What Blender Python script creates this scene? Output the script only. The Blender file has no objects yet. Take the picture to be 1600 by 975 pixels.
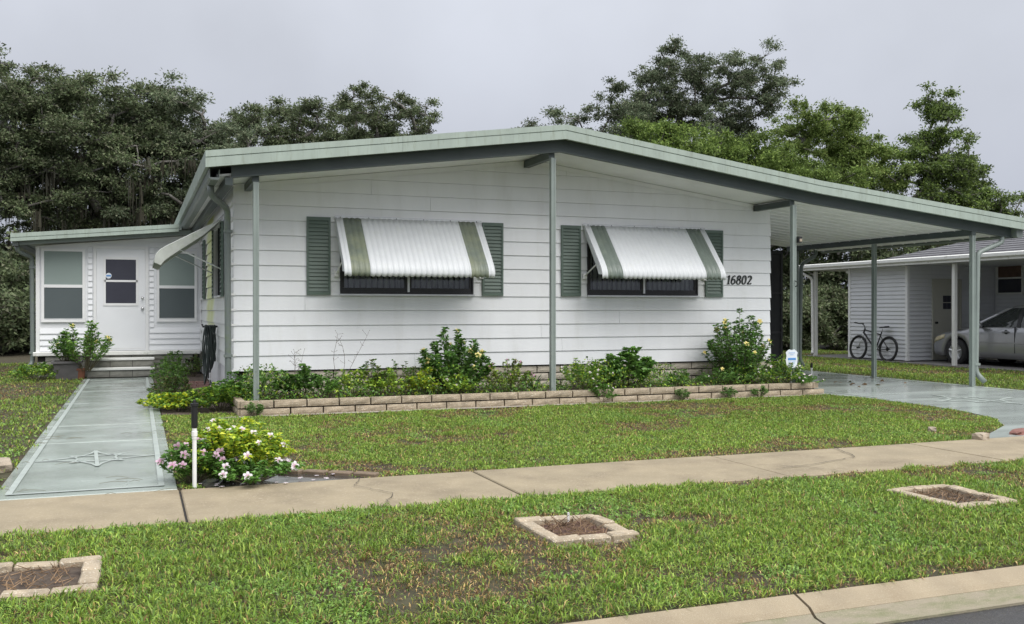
import bpy, bmesh, math, random
import numpy as np
from mathutils import Vector, Matrix
random.seed(7)
rng = np.random.default_rng(11)
R = math.radians
S = bpy.context.scene
C = S.collection

# ------------------------------------------------------------------ camera
cam_d = bpy.data.cameras.new('camera')
cam = bpy.data.objects.new('camera', cam_d)
C.objects.link(cam)
CAM = Vector((-1.25, -14.09, 1.37))
cam.location = CAM
cam_d.sensor_width = 36.0
cam_d.lens = 36.0 * 1520 / 1600
cam_d.clip_start = 0.05
cam_d.clip_end = 2000
cam.rotation_euler = (R(90 - 0.17), 0, R(-21.05))
S.camera = cam

# ------------------------------------------------------------------ world: overcast sky
W = bpy.data.worlds.new('World')
S.world = W
W.use_nodes = True
nt = W.node_tree
nt.nodes.clear()
SUN_EL, SUN_AZ = 58.0, -28.0      # soft sun behind the clouds, behind the camera to its right
out = nt.nodes.new('ShaderNodeOutputWorld')
bg = nt.nodes.new('ShaderNodeBackground')
sky = nt.nodes.new('ShaderNodeTexSky')
sky.sky_type = 'NISHITA'
sky.sun_disc = False
sky.sun_elevation = R(SUN_EL)
sky.sun_rotation = R(180 + SUN_AZ)
sky.dust_density = 8.0
sky.air_density = 1.0
hsv = nt.nodes.new('ShaderNodeHueSaturation')
hsv.inputs['Saturation'].default_value = 0.12
tc = nt.nodes.new('ShaderNodeTexCoord')
sep = nt.nodes.new('ShaderNodeSeparateXYZ')
ramp = nt.nodes.new('ShaderNodeValToRGB')      # the cloud deck: evenly brighter towards the zenith
ramp.color_ramp.elements[0].position = 0.0
ramp.color_ramp.elements[0].color = (0.395, 0.422, 0.497, 1)
ramp.color_ramp.elements[1].position = 1.0
ramp.color_ramp.elements[1].color = (1.06, 1.10, 1.17, 1)
cn = nt.nodes.new('ShaderNodeTexNoise')
cn.inputs['Scale'].default_value = 2.4
cn.inputs['Detail'].default_value = 5
cmap = nt.nodes.new('ShaderNodeMapRange')
cmap.inputs['From Min'].default_value = 0.3
cmap.inputs['From Max'].default_value = 0.7
cmap.inputs['To Min'].default_value = 6.7
cmap.inputs['To Max'].default_value = 8.9
vm = nt.nodes.new('ShaderNodeVectorMath'); vm.operation = 'SCALE'
mx = nt.nodes.new('ShaderNodeMix'); mx.data_type = 'RGBA'
mx.inputs['Factor'].default_value = 0.88
nt.links.new(tc.outputs['Generated'], sep.inputs[0])
nt.links.new(sep.outputs['Z'], ramp.inputs['Fac'])
nt.links.new(tc.outputs['Generated'], cn.inputs['Vector'])
nt.links.new(cn.outputs['Fac'], cmap.inputs['Value'])
nt.links.new(ramp.outputs['Color'], vm.inputs[0])
nt.links.new(cmap.outputs['Result'], vm.inputs['Scale'])
nt.links.new(sky.outputs['Color'], hsv.inputs['Color'])
nt.links.new(hsv.outputs['Color'], mx.inputs['A'])
nt.links.new(vm.outputs['Vector'], mx.inputs['B'])
nt.links.new(mx.outputs['Result'], bg.inputs['Color'])
bg.inputs['Strength'].default_value = 0.064
nt.links.new(bg.outputs['Background'], out.inputs['Surface'])

sd = bpy.data.lights.new('sun', 'SUN')
sd.energy = 1.5
sd.angle = R(60)
sd.color = (1.0, 0.97, 0.93)
sun = bpy.data.objects.new('sun', sd)
C.objects.link(sun)
_az = R(SUN_AZ)
_dir = Vector((-math.sin(_az) * math.cos(R(SUN_EL)), -math.cos(_az) * math.cos(R(SUN_EL)), math.sin(R(SUN_EL))))   # towards the sun
sun.rotation_euler = _dir.to_track_quat('Z', 'Y').to_euler()

S.view_settings.view_transform = 'Standard'
S.view_settings.look = 'None'
S.view_settings.exposure = 1.27
S.view_settings.gamma = 1.0
S.view_settings.use_curve_mapping = False
S.render.engine = 'CYCLES'
S.cycles.max_bounces = 8
S.cycles.diffuse_bounces = 5
S.cycles.glossy_bounces = 3
S.cycles.transmission_bounces = 4
S.cycles.transparent_max_bounces = 8
S.cycles.use_denoising = True
S.cycles.sample_clamp_indirect = 4

# ------------------------------------------------------------------ helpers
ORG = {}

def props(o, label=None, cat=None, group=None, kind=None):
    if label: o['label'] = label
    if cat: o['category'] = cat
    if group: o['group'] = group
    if kind: o['kind'] = kind
    return o

def thing(name, label, cat, loc=(0, 0, 0), group=None, kind=None):
    o = bpy.data.objects.new(name, None)
    o.empty_display_size = 0.2
    C.objects.link(o)
    o.location = loc
    ORG[o.name] = Vector(loc)
    return props(o, label, cat, group, kind)

def link(o, parent):
    C.objects.link(o)
    if parent is not None:
        o.parent = parent
        ORG[o.name] = ORG.get(parent.name, Vector((0, 0, 0)))
    return o

def inst(name, me, parent, loc, rot=(0, 0, 0), scale=(1, 1, 1), label=None):
    """a piece sharing mesh data, at a world position, child of parent"""
    o = bpy.data.objects.new(name, me)
    link(o, parent)
    o.location = Vector(loc) - (ORG[parent.name] if parent is not None else Vector((0, 0, 0)))
    o.rotation_euler = rot
    o.scale = scale
    if label: o['label'] = label
    return o

class MB:
    def __init__(s):
        s.v, s.f, s.n, s.m = [], [], 0, []
    def add(s, vs, fs, mi=0):
        b = s.n
        s.v.extend([tuple(p) for p in vs])
        s.f.extend([tuple(b + i for i in f) for f in fs])
        s.m.extend([mi] * len(fs))
        s.n += len(vs)
        return s
    def box(s, x0, x1, y0, y1, z0, z1, mi=0):
        vs = [(x0, y0, z0), (x1, y0, z0), (x1, y1, z0), (x0, y1, z0), (x0, y0, z1), (x1, y0, z1), (x1, y1, z1), (x0, y1, z1)]
        return s.add(vs, [(0, 3, 2, 1), (4, 5, 6, 7), (0, 1, 5, 4), (1, 2, 6, 5), (2, 3, 7, 6), (3, 0, 4, 7)], mi)
    def bevbox(s, x0, x1, y0, y1, z0, z1, b=0.006, mi=0):
        bm = bmesh.new()
        bmesh.ops.create_cube(bm, size=1.0)
        for v in bm.verts:
            v.co = ((x0 + x1) / 2 + v.co.x * (x1 - x0), (y0 + y1) / 2 + v.co.y * (y1 - y0), (z0 + z1) / 2 + v.co.z * (z1 - z0))
        bmesh.ops.bevel(bm, geom=bm.edges[:], offset=b, segments=1, affect='EDGES', profile=0.5)
        bm.verts.index_update()
        s.add([v.co[:] for v in bm.verts], [[v.index for v in f.verts] for f in bm.faces], mi)
        bm.free()
        return s
    def prism(s, poly, axis, a, b, mi=0):
        """poly in the plane across axis, extruded from a to b. axis x: (y,z); y: (x,z); z: (x,y)"""
        def P(p, t):
            return (t, p[0], p[1]) if axis == 'x' else (p[0], t, p[1]) if axis == 'y' else (p[0], p[1], t)
        n = len(poly)
        vs = [P(p, a) for p in poly] + [P(p, b) for p in poly]
        fs = [tuple(range(n)), tuple(range(2 * n - 1, n - 1, -1))] + [(i, i + n, (i + 1) % n + n, (i + 1) % n) for i in range(n)]
        return s.add(vs, fs, mi)
    def tube(s, pts, r, seg=8, cap=True, mi=0, square=False):
        pts = [Vector(p) for p in pts]
        rs = r if isinstance(r, (list, tuple)) else [r] * len(pts)
        n = len(pts)
        vs, fs = [], []
        up = Vector((0, 0, 1))
        t0 = (pts[1] - pts[0]).normalized()
        if abs(t0.dot(up)) > 0.95: up = Vector((0, 1, 0))
        nrm = t0.cross(up).normalized()
        for i, p in enumerate(pts):
            t = (pts[min(i + 1, n - 1)] - pts[max(i - 1, 0)])
            if t.length < 1e-9: t = t0
            t = t.normalized()
            nrm = (nrm - t * nrm.dot(t))
            if nrm.length < 1e-6: nrm = t.orthogonal()
            nrm.normalize()
            bn = t.cross(nrm)
            for k in range(seg):
                a = 2 * math.pi * (k + (0.5 if square else 0)) / seg
                vs.append(p + (nrm * math.cos(a) + bn * math.sin(a)) * rs[i])
        for i in range(n - 1):
            for k in range(seg):
                k2 = (k + 1) % seg
                fs.append((i * seg + k, i * seg + k2, (i + 1) * seg + k2, (i + 1) * seg + k))
        if cap:
            fs.append(tuple(range(seg - 1, -1, -1)))
            fs.append(tuple((n - 1) * seg + k for k in range(seg)))
        return s.add(vs, fs, mi)
    def lathe(s, prof, c, axis='z', seg=20, mi=0):
        vs, fs = [], []
        for (r, h) in prof:
            for k in range(seg):
                a = 2 * math.pi * k / seg
                u, w = r * math.cos(a), r * math.sin(a)
                vs.append((c[0] + u, c[1] + w, c[2] + h) if axis == 'z' else (c[0] + h, c[1] + u, c[2] + w) if axis == 'x' else (c[0] + u, c[1] + h, c[2] + w))
        m = len(prof)
        for i in range(m - 1):
            for k in range(seg):
                fs.append((i * seg + k, i * seg + (k + 1) % seg, (i + 1) * seg + (k + 1) % seg, (i + 1) * seg + k))
        return s.add(vs, fs, mi)
    def mesh(s, name, mats, org=(0, 0, 0), smooth=False, recalc=True):
        me = bpy.data.meshes.new(name)
        o = Vector(org)
        me.from_pydata([(v[0] - o.x, v[1] - o.y, v[2] - o.z) for v in s.v], [], s.f)
        for m in (mats if isinstance(mats, (list, tuple)) else [mats]): me.materials.append(m)
        if any(s.m): me.polygons.foreach_set('material_index', s.m)
        if recalc:
            bm = bmesh.new(); bm.from_mesh(me)
            bmesh.ops.recalc_face_normals(bm, faces=bm.faces[:])
            bm.to_mesh(me); bm.free()
        if smooth:
            me.polygons.foreach_set('use_smooth', [True] * len(me.polygons))
        me.update()
        return me
    def build(s, name, mats, parent=None, smooth=False, label=None, recalc=True, kind=None):
        org = ORG[parent.name] if parent is not None else Vector((0, 0, 0))
        o = bpy.data.objects.new(name, s.mesh(name, mats, org, smooth, recalc))
        link(o, parent)
        if label: o['label'] = label
        if kind: o['kind'] = kind
        return o

def np_mesh(name, V, F, mat, parent=None, cols=None, smooth=False, kind=None):
    """V (n,3) floats, F (m,3|4) ints, one colour per vertex"""
    me = bpy.data.meshes.new(name)
    k = F.shape[1]
    org = ORG[parent.name] if parent is not None else Vector((0, 0, 0))
    V = V - np.array(org[:])
    me.vertices.add(len(V)); me.vertices.foreach_set('co', V.astype(np.float32).ravel())
    me.loops.add(F.size); me.loops.foreach_set('vertex_index', F.astype(np.int32).ravel())
    me.polygons.add(len(F)); me.polygons.foreach_set('loop_start', np.arange(0, F.size, k, dtype=np.int32))
    if smooth: me.polygons.foreach_set('use_smooth', np.ones(len(F), bool))
    me.update(calc_edges=True)
    if cols is not None:
        at = me.color_attributes.new('tint', 'FLOAT_COLOR', 'POINT')
        c4 = np.ones((len(V), 4), np.float32); c4[:, :3] = cols
        at.data.foreach_set('color', c4.ravel())
    me.materials.append(mat)
    o = bpy.data.objects.new(name, me)
    link(o, parent)
    if kind: o['kind'] = kind
    return o

# ------------------------------------------------------------------ materials
MATS = {}
def pmat(name, col, rough=0.6, var=0.12, scale=6.0, bump=0.0, bscale=60.0, spec=0.5, metal=0.0, col2=None, c2scale=2.0, c2lo=0.5, c2hi=0.7,
         stretch=(1, 1, 1), rvar=0.0, rscale=3.0, speck=None, speck_scale=180, speck_th=0.62, coat=0.0, bdist=0.01):
    m = bpy.data.materials.new(name); m.use_nodes = True
    t = m.node_tree; N = t.nodes; L = t.links
    p = N['Principled BSDF']
    g = N.new('ShaderNodeNewGeometry')
    mp = N.new('ShaderNodeMapping'); mp.inputs['Scale'].default_value = stretch
    L.new(g.outputs['Position'], mp.inputs['Vector'])
    n1 = N.new('ShaderNodeTexNoise'); n1.inputs['Scale'].default_value = scale; n1.inputs['Detail'].default_value = 6
    L.new(mp.outputs['Vector'], n1.inputs['Vector'])
    mr = N.new('ShaderNodeMapRange'); mr.inputs['From Min'].default_value = 0.25; mr.inputs['From Max'].default_value = 0.75
    mr.inputs['To Min'].default_value = 1 - var; mr.inputs['To Max'].default_value = 1 + var
    L.new(n1.outputs['Fac'], mr.inputs['Value'])
    last = None
    rgb = N.new('ShaderNodeRGB'); rgb.outputs[0].default_value = (*col, 1); last = rgb.outputs[0]
    if col2 is not None:
        n2 = N.new('ShaderNodeTexNoise'); n2.inputs['Scale'].default_value = c2scale; n2.inputs['Detail'].default_value = 8; n2.inputs['Roughness'].default_value = 0.65
        L.new(mp.outputs['Vector'], n2.inputs['Vector'])
        m2 = N.new('ShaderNodeMapRange'); m2.inputs['From Min'].default_value = c2lo; m2.inputs['From Max'].default_value = c2hi
        L.new(n2.outputs['Fac'], m2.inputs['Value'])
        mix = N.new('ShaderNodeMix'); mix.data_type = 'RGBA'
        L.new(m2.outputs['Result'], mix.inputs['Factor']); L.new(last, mix.inputs['A']); mix.inputs['B'].default_value = (*col2, 1)
        last = mix.outputs['Result']
    if speck is not None:
        n3 = N.new('ShaderNodeTexNoise'); n3.inputs['Scale'].default_value = speck_scale; n3.inputs['Detail'].default_value = 2
        L.new(g.outputs['Position'], n3.inputs['Vector'])
        m3 = N.new('ShaderNodeMapRange'); m3.inputs['From Min'].default_value = speck_th; m3.inputs['From Max'].default_value = speck_th + 0.06
        L.new(n3.outputs['Fac'], m3.inputs['Value'])
        mix = N.new('ShaderNodeMix'); mix.data_type = 'RGBA'
        L.new(m3.outputs['Result'], mix.inputs['Factor']); L.new(last, mix.inputs['A']); mix.inputs['B'].default_value = (*speck, 1)
        last = mix.outputs['Result']
    sc = N.new('ShaderNodeVectorMath'); sc.operation = 'SCALE'
    L.new(last, sc.inputs[0]); L.new(mr.outputs['Result'], sc.inputs['Scale'])
    L.new(sc.outputs['Vector'], p.inputs['Base Color'])
    p.inputs['Roughness'].default_value = rough
    p.inputs['Metallic'].default_value = metal
    p.inputs['Specular IOR Level'].default_value = spec
    p.inputs['Coat Weight'].default_value = coat
    if rvar:
        n4 = N.new('ShaderNodeTexNoise'); n4.inputs['Scale'].default_value = rscale; n4.inputs['Detail'].default_value = 5
        L.new(mp.outputs['Vector'], n4.inputs['Vector'])
        m4 = N.new('ShaderNodeMapRange'); m4.inputs['From Min'].default_value = 0.35; m4.inputs['From Max'].default_value = 0.65
        m4.inputs['To Min'].default_value = max(0.03, rough - rvar); m4.inputs['To Max'].default_value = rough + rvar
        L.new(n4.outputs['Fac'], m4.inputs['Value']); L.new(m4.outputs['Result'], p.inputs['Roughness'])
    if bump:
        n5 = N.new('ShaderNodeTexNoise'); n5.inputs['Scale'].default_value = bscale; n5.inputs['Detail'].default_value = 4
        L.new(g.outputs['Position'], n5.inputs['Vector'])
        b = N.new('ShaderNodeBump'); b.inputs['Strength'].default_value = bump; b.inputs['Distance'].default_value = bdist
        L.new(n5.outputs['Fac'], b.inputs['Height']); L.new(b.outputs['Normal'], p.inputs['Normal'])
    MATS[name] = m
    return m

def leafmat(name, mul=(1, 1, 1), rough=0.45, trans=0.35, spec=0.4):
    m = bpy.data.materials.new(name); m.use_nodes = True
    t = m.node_tree; N = t.nodes; L = t.links
    p = N['Principled BSDF']; o = N['Material Output']
    a = N.new('ShaderNodeAttribute'); a.attribute_name = 'tint'
    mu = N.new('ShaderNodeVectorMath'); mu.operation = 'MULTIPLY'; mu.inputs[1].default_value = mul
    L.new(a.outputs['Color'], mu.inputs[0])
    L.new(mu.outputs['Vector'], p.inputs['Base Color'])
    p.inputs['Roughness'].default_value = rough; p.inputs['Specular IOR Level'].default_value = spec
    tr = N.new('ShaderNodeBsdfTranslucent')
    L.new(mu.outputs['Vector'], tr.inputs['Color'])
    mxs = N.new('ShaderNodeMixShader'); mxs.inputs['Fac'].default_value = trans
    L.new(p.outputs['BSDF'], mxs.inputs[1]); L.new(tr.outputs['BSDF'], mxs.inputs[2])
    L.new(mxs.outputs['Shader'], o.inputs['Surface'])
    return m

def glassmat(name, tint=(0.5, 0.55, 0.55), refl=0.12):
    m = bpy.data.materials.new(name); m.use_nodes = True
    t = m.node_tree; N = t.nodes; L = t.links
    N.remove(N['Principled BSDF']); o = N['Material Output']
    tr = N.new('ShaderNodeBsdfTransparent'); tr.inputs['Color'].default_value = (*tint, 1)
    gl = N.new('ShaderNodeBsdfGlossy'); gl.inputs['Roughness'].default_value = 0.04
    fr = N.new('ShaderNodeFresnel'); fr.inputs['IOR'].default_value = 1.5
    ad = N.new('ShaderNodeMath'); ad.operation = 'ADD'; ad.inputs[1].default_value = refl - 0.04
    L.new(fr.outputs['Fac'], ad.inputs[0])
    mxs = N.new('ShaderNodeMixShader')
    L.new(ad.outputs[0], mxs.inputs['Fac']); L.new(tr.outputs['BSDF'], mxs.inputs[1]); L.new(gl.outputs['BSDF'], mxs.inputs[2])
    L.new(mxs.outputs['Shader'], o.inputs['Surface'])
    return m

M_SIDING = pmat('siding_white', (0.80, 0.81, 0.825), 0.5, 0.04, 1.5, bump=0.25, bscale=5, stretch=(2.2, 2.2, 0.45), col2=(0.70, 0.705, 0.69), c2scale=1.6, c2lo=0.52, c2hi=0.86, speck=(0.66, 0.66, 0.65), speck_scale=26, speck_th=0.76, bdist=0.008)
M_WHITE = pmat('white_paint', (0.80, 0.80, 0.80), 0.45, 0.04, 4)
M_WHITEDIRT = pmat('white_weathered', (0.74, 0.74, 0.71), 0.6, 0.08, 5, col2=(0.30, 0.30, 0.24), c2scale=5, c2lo=0.58, c2hi=0.75)
M_SOFFIT = pmat('soffit_white', (0.82, 0.82, 0.81), 0.45, 0.04, 2.0, col2=(0.70, 0.70, 0.67), c2scale=1.6, c2lo=0.5, c2hi=0.8)
M_VINYL = pmat('vinyl_white', (0.80, 0.81, 0.83), 0.4, 0.03, 3)
M_FASCIA = pmat('fascia_green', (0.345, 0.405, 0.355), 0.42, 0.10, 2.5, bump=0.12, bscale=3, col2=(0.25, 0.285, 0.225), c2scale=7, c2lo=0.52, c2hi=0.78, stretch=(2.5, 1, 0.5))
M_BEAM = pmat('beam_green_shaded', (0.062, 0.080, 0.077), 0.45, 0.12, 4)  # green darkened so the colour itself holds the roof overhang's shade
M_POST = pmat('post_green', (0.245, 0.285, 0.265), 0.4, 0.10, 4, col2=(0.18, 0.21, 0.195), c2scale=4, c2lo=0.55, c2hi=0.8)
M_GUTTER = pmat('gutter_green', (0.17, 0.195, 0.185), 0.4, 0.1, 6, col2=(0.15, 0.19, 0.125), c2scale=6, c2lo=0.52, c2hi=0.7)
M_ROOF = pmat('roof_metal', (0.42, 0.47, 0.44), 0.5, 0.1, 4)
M_SHUT = pmat('shutter_green', (0.10, 0.14, 0.115), 0.5, 0.1, 5)
M_AWN = pmat('awning_white', (0.64, 0.66, 0.675), 0.4, 0.05, 5, col2=(0.55, 0.565, 0.54), c2scale=5, c2lo=0.55, c2hi=0.85)
M_AWNG = pmat('awning_green', (0.15, 0.182, 0.158), 0.4, 0.1, 6, col2=(0.20, 0.235, 0.19), c2scale=4, c2lo=0.5, c2hi=0.75)
M_AWNY = pmat('awning_algae', (0.14, 0.168, 0.145), 0.45, 0.12, 6, col2=(0.225, 0.245, 0.16), c2scale=2.6, c2lo=0.40, c2hi=0.68)
M_AWNS = pmat('awning_grime', (0.58, 0.60, 0.55), 0.5, 0.12, 6, col2=(0.44, 0.48, 0.37), c2scale=5, c2lo=0.5, c2hi=0.75)
M_ALU = pmat('aluminium', (0.62, 0.63, 0.63), 0.35, 0.06, 8, metal=0.6)
M_DARKFR = pmat('dark_frame', (0.018, 0.018, 0.02), 0.4, 0.1, 8)
M_BLIND = pmat('blind_dark', (0.5, 0.5, 0.5), 0.7, 0.1, 6)
M_INT = pmat('interior_dark', (0.012, 0.012, 0.013), 0.9, 0.1, 4)
M_GLASS = glassmat('window_glass', (0.78, 0.80, 0.81), 0.05)
M_SHADE = pmat('window_shade', (0.25, 0.305, 0.285), 0.6, 0.05, 2.0)
M_SHADE2 = pmat('window_shade_dark', (0.085, 0.105, 0.11), 0.6, 0.05, 2.0)
M_DGLASS = pmat('door_glass', (0.045, 0.045, 0.06), 0.08, 0.1, 3, spec=0.5)
M_BLACK = pmat('black_plastic', (0.012, 0.012, 0.013), 0.45, 0.1, 10)
M_RUBBER = pmat('rubber', (0.016, 0.016, 0.017), 0.7, 0.15, 20)
M_CHROME = pmat('chrome', (0.6, 0.6, 0.6), 0.18, 0.03, 8, metal=1.0)
M_HOSE = pmat('hose_green', (0.02, 0.032, 0.027), 0.4, 0.15, 20)
M_PVC = pmat('pvc_white', (0.78, 0.78, 0.76), 0.35, 0.05, 12)
M_BLOCK = pmat('split_block', (0.36, 0.295, 0.21), 0.85, 0.25, 14, bump=0.7, bscale=70, col2=(0.27, 0.225, 0.165), c2scale=9, c2lo=0.5, c2hi=0.75, speck=(0.62, 0.57, 0.47), speck_scale=90)
M_BLOCKW = pmat('split_block_whitewashed', (0.50, 0.45, 0.37), 0.85, 0.22, 14, bump=0.7, bscale=70, col2=(0.34, 0.30, 0.235), c2scale=7, c2lo=0.48, c2hi=0.75, speck=(0.68, 0.64, 0.56), speck_scale=90)
M_BLOCKG = pmat('split_block_grey', (0.26, 0.255, 0.225), 0.85, 0.25, 14, bump=0.6, bscale=70, col2=(0.12, 0.12, 0.095), c2scale=7, c2lo=0.48, c2hi=0.75)
M_MORTAR = pmat('dark_joint', (0.022, 0.02, 0.018), 0.9, 0.2, 12)
M_CONC = pmat('concrete', (0.285, 0.235, 0.155), 0.7, 0.16, 3, bump=0.35, bscale=120, col2=(0.20, 0.16, 0.105), c2scale=1.7, c2lo=0.48, c2hi=0.72, speck=(0.34, 0.285, 0.205), speck_scale=60, speck_th=0.6)
M_CURB = pmat('curb_concrete', (0.30, 0.245, 0.165), 0.8, 0.14, 4, bump=0.5, bscale=150, col2=(0.25, 0.195, 0.125), c2scale=3, c2lo=0.5, c2hi=0.7, speck=(0.36, 0.305, 0.22), speck_scale=170, speck_th=0.6)
M_GUT2 = pmat('gutter_concrete_mossy', (0.27, 0.235, 0.17), 0.75, 0.15, 5, bump=0.5, bscale=150, col2=(0.15, 0.15, 0.08), c2scale=5, c2lo=0.42, c2hi=0.66, stretch=(1, 3, 1), speck=(0.33, 0.29, 0.21), speck_scale=170)
M_ASPH = pmat('wet_asphalt', (0.030, 0.030, 0.033), 0.22, 0.3, 30, bump=0.5, bscale=130, rvar=0.15, rscale=3, speck=(0.12, 0.12, 0.12), speck_scale=160)
M_WALK = pmat('painted_concrete', (0.318, 0.362, 0.332), 0.15, 0.12, 3.5, bump=0.15, bscale=160, col2=(0.20, 0.22, 0.20), c2scale=1.1, c2lo=0.48, c2hi=0.78, rvar=0.14, rscale=1.3, speck=(0.42, 0.465, 0.44), speck_scale=70, stretch=(0.8, 1.1, 1))
M_DRIVE = pmat('painted_concrete_wet', (0.40, 0.445, 0.42), 0.15, 0.10, 1.8, bump=0.10, bscale=40, col2=(0.31, 0.345, 0.325), c2scale=1.0, c2lo=0.5, c2hi=0.75, rvar=0.09, rscale=0.9, stretch=(0.35, 1.2, 1), bdist=0.004)
M_LINE = pmat('pale_paint', (0.36, 0.402, 0.375), 0.4, 0.12, 9, col2=(0.36, 0.41, 0.385), c2scale=8, c2lo=0.5, c2hi=0.7)
M_SOIL = pmat('soil', (0.075, 0.055, 0.04), 0.9, 0.35, 25, bump=0.8, bscale=40, col2=(0.045, 0.03, 0.022), c2scale=6)
M_MULCH = pmat('mulch', (0.10, 0.055, 0.04), 0.9, 0.4, 30, bump=0.8, bscale=60, col2=(0.05, 0.03, 0.022), c2scale=9)
M_GROUND = pmat('thatch', (0.050, 0.046, 0.022), 0.95, 0.3, 9, bump=0.8, bscale=50, col2=(0.046, 0.030, 0.020), c2scale=1.3, c2lo=0.45, c2hi=0.65)
M_REDP = pmat('red_paver', (0.20, 0.085, 0.065), 0.55, 0.2, 12, bump=0.3, bscale=80)
M_BARK = pmat('bark', (0.14, 0.13, 0.115), 0.9, 0.3, 8, bump=0.8, bscale=20, col2=(0.27, 0.265, 0.245), c2scale=2.5, c2lo=0.5, c2hi=0.7)
M_STEM = pmat('stem', (0.09, 0.08, 0.045), 0.8, 0.2, 20)
M_SHINGLE = pmat('shingle_grey', (0.125, 0.125, 0.135), 0.85, 0.25, 12, bump=0.5, bscale=60, col2=(0.085, 0.085, 0.09), c2scale=6)
M_NWALL = pmat('neighbour_siding', (0.66, 0.67, 0.69), 0.5, 0.04, 3)
M_NDOOR = pmat('neighbour_door', (0.50, 0.49, 0.43), 0.5, 0.04, 3)
M_SILVER = pmat('car_silver', (0.34, 0.345, 0.36), 0.28, 0.03, 6, metal=0.55, coat=0.6)
M_CARGL = pmat('car_glass', (0.03, 0.035, 0.035), 0.05, 0.05, 3, spec=0.6)
M_LAMP = pmat('headlamp', (0.62, 0.55, 0.36), 0.15, 0.15, 12)
M_SCREEN = pmat('insect_screen', (0.016, 0.016, 0.018), 0.7, 0.15, 5)
M_SIGNW = pmat('sign_white', (0.72, 0.76, 0.82), 0.4, 0.04, 8)
M_SIGNB = pmat('sign_blue', (0.10, 0.28, 0.62), 0.4, 0.05, 8)
M_NUM = pmat('number_black', (0.035, 0.04, 0.04), 0.5, 0.1, 8)
M_STONE = pmat('stone', (0.36, 0.30, 0.23), 0.8, 0.2, 15, bump=0.6, bscale=50)
M_TERRA = pmat('terracotta', (0.17, 0.065, 0.035), 0.7, 0.15, 10)
M_POTG = pmat('pot_grey', (0.115, 0.11, 0.11), 0.7, 0.15, 10)
L_GRASS = leafmat('grass_blade', (2.1, 1.85, 1.7), rough=0.45, trans=0.18)
L_OAK = leafmat('oak_leaf', (2.5, 2.45, 2.5), rough=0.65, trans=0.25, spec=0.18)
L_LEAF = leafmat('garden_leaf', (2.1, 2.1, 1.8), rough=0.38, trans=0.3)
L_PETAL = leafmat('petal', rough=0.6, trans=0.3)
L_MOSS = leafmat('hanging_moss', rough=0.9, trans=0.2, spec=0.1)

# stain of algae on the side wall (world position decides where it grows)
def algae(m):
    t = m.node_tree; N = t.nodes; L = t.links
    p = N['Principled BSDF']
    src = p.inputs['Base Color'].links[0].from_socket
    g = N.new('ShaderNodeNewGeometry'); sp = N.new('ShaderNodeSeparateXYZ'); L.new(g.outputs['Position'], sp.inputs[0])
    n = N.new('ShaderNodeTexNoise'); n.inputs['Scale'].default_value = 1.6; n.inputs['Detail'].default_value = 5
    mpn = N.new('ShaderNodeMapping'); mpn.inputs['Scale'].default_value = (1, 1, 0.35); L.new(g.outputs['Position'], mpn.inputs['Vector']); L.new(mpn.outputs['Vector'], n.inputs['Vector'])
    a = N.new('ShaderNodeMapRange'); a.interpolation_type = 'SMOOTHSTEP'; a.inputs['From Min'].default_value = 3.4; a.inputs['From Max'].default_value = 4.2
    L.new(sp.outputs['Y'], a.inputs['Value'])
    b = N.new('ShaderNodeMapRange'); b.interpolation_type = 'SMOOTHSTEP'; b.inputs['From Min'].default_value = 6.0; b.inputs['From Max'].default_value = 5.0
    L.new(sp.outputs['Y'], b.inputs['Value'])
    c = N.new('ShaderNodeMapRange'); c.interpolation_type = 'SMOOTHSTEP'; c.inputs['From Min'].default_value = 0.6; c.inputs['From Max'].default_value = 1.3
    L.new(sp.outputs['Z'], c.inputs['Value'])
    mu = N.new('ShaderNodeMath'); mu.operation = 'MULTIPLY'; L.new(a.outputs[0], mu.inputs[0]); L.new(b.outputs[0], mu.inputs[1])
    mu2 = N.new('ShaderNodeMath'); mu2.operation = 'MULTIPLY'; L.new(mu.outputs[0], mu2.inputs[0]); L.new(c.outputs[0], mu2.inputs[1])
    nr = N.new('ShaderNodeMapRange'); nr.inputs['From Min'].default_value = 0.15; nr.inputs['From Max'].default_value = 0.42; L.new(n.outputs['Fac'], nr.inputs['Value'])
    mu3 = N.new('ShaderNodeMath'); mu3.operation = 'MULTIPLY'; L.new(mu2.outputs[0], mu3.inputs[0]); L.new(nr.outputs[0], mu3.inputs[1])
    mix = N.new('ShaderNodeMix'); mix.data_type = 'RGBA'; L.new(mu3.outputs[0], mix.inputs['Factor']); L.new(src, mix.inputs['A'])
    mix.inputs['B'].default_value = (0.58, 0.62, 0.30, 1)
    L.new(mix.outputs['Result'], p.inputs['Base Color'])
M_SIDEW = pmat('siding_white_stained', (0.78, 0.79, 0.78), 0.5, 0.05, 1.5, bump=0.08, bscale=40, col2=(0.66, 0.67, 0.62), c2scale=1.5, c2lo=0.5, c2hi=0.8)
algae(M_SIDEW)

# ------------------------------------------------------------------ the setting
def structure(o, label, cat):
    return props(o, label, cat, None, 'structure')

g = MB()
g.add([(-260, -10.24, -0.012), (260, -10.24, -0.012), (260, 420, -0.012), (-260, 420, -0.012)], [(0, 1, 2, 3)])
g.add([(-260, -60, -0.012), (260, -60, -0.012), (260, -19.5, -0.012), (-260, -19.5, -0.012)], [(0, 1, 2, 3)])
structure(g.build('ground', M_GROUND), 'open ground of thin soil and thatch under the lawns', 'ground')

g = MB(); g.add([(-260, -19.5, -0.095), (260, -19.5, -0.095), (260, -10.47, -0.095), (-260, -10.47, -0.095)], [(0, 1, 2, 3)])
structure(g.build('road', M_ASPH), 'wet dark asphalt road along the bottom edge', 'road')

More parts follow.
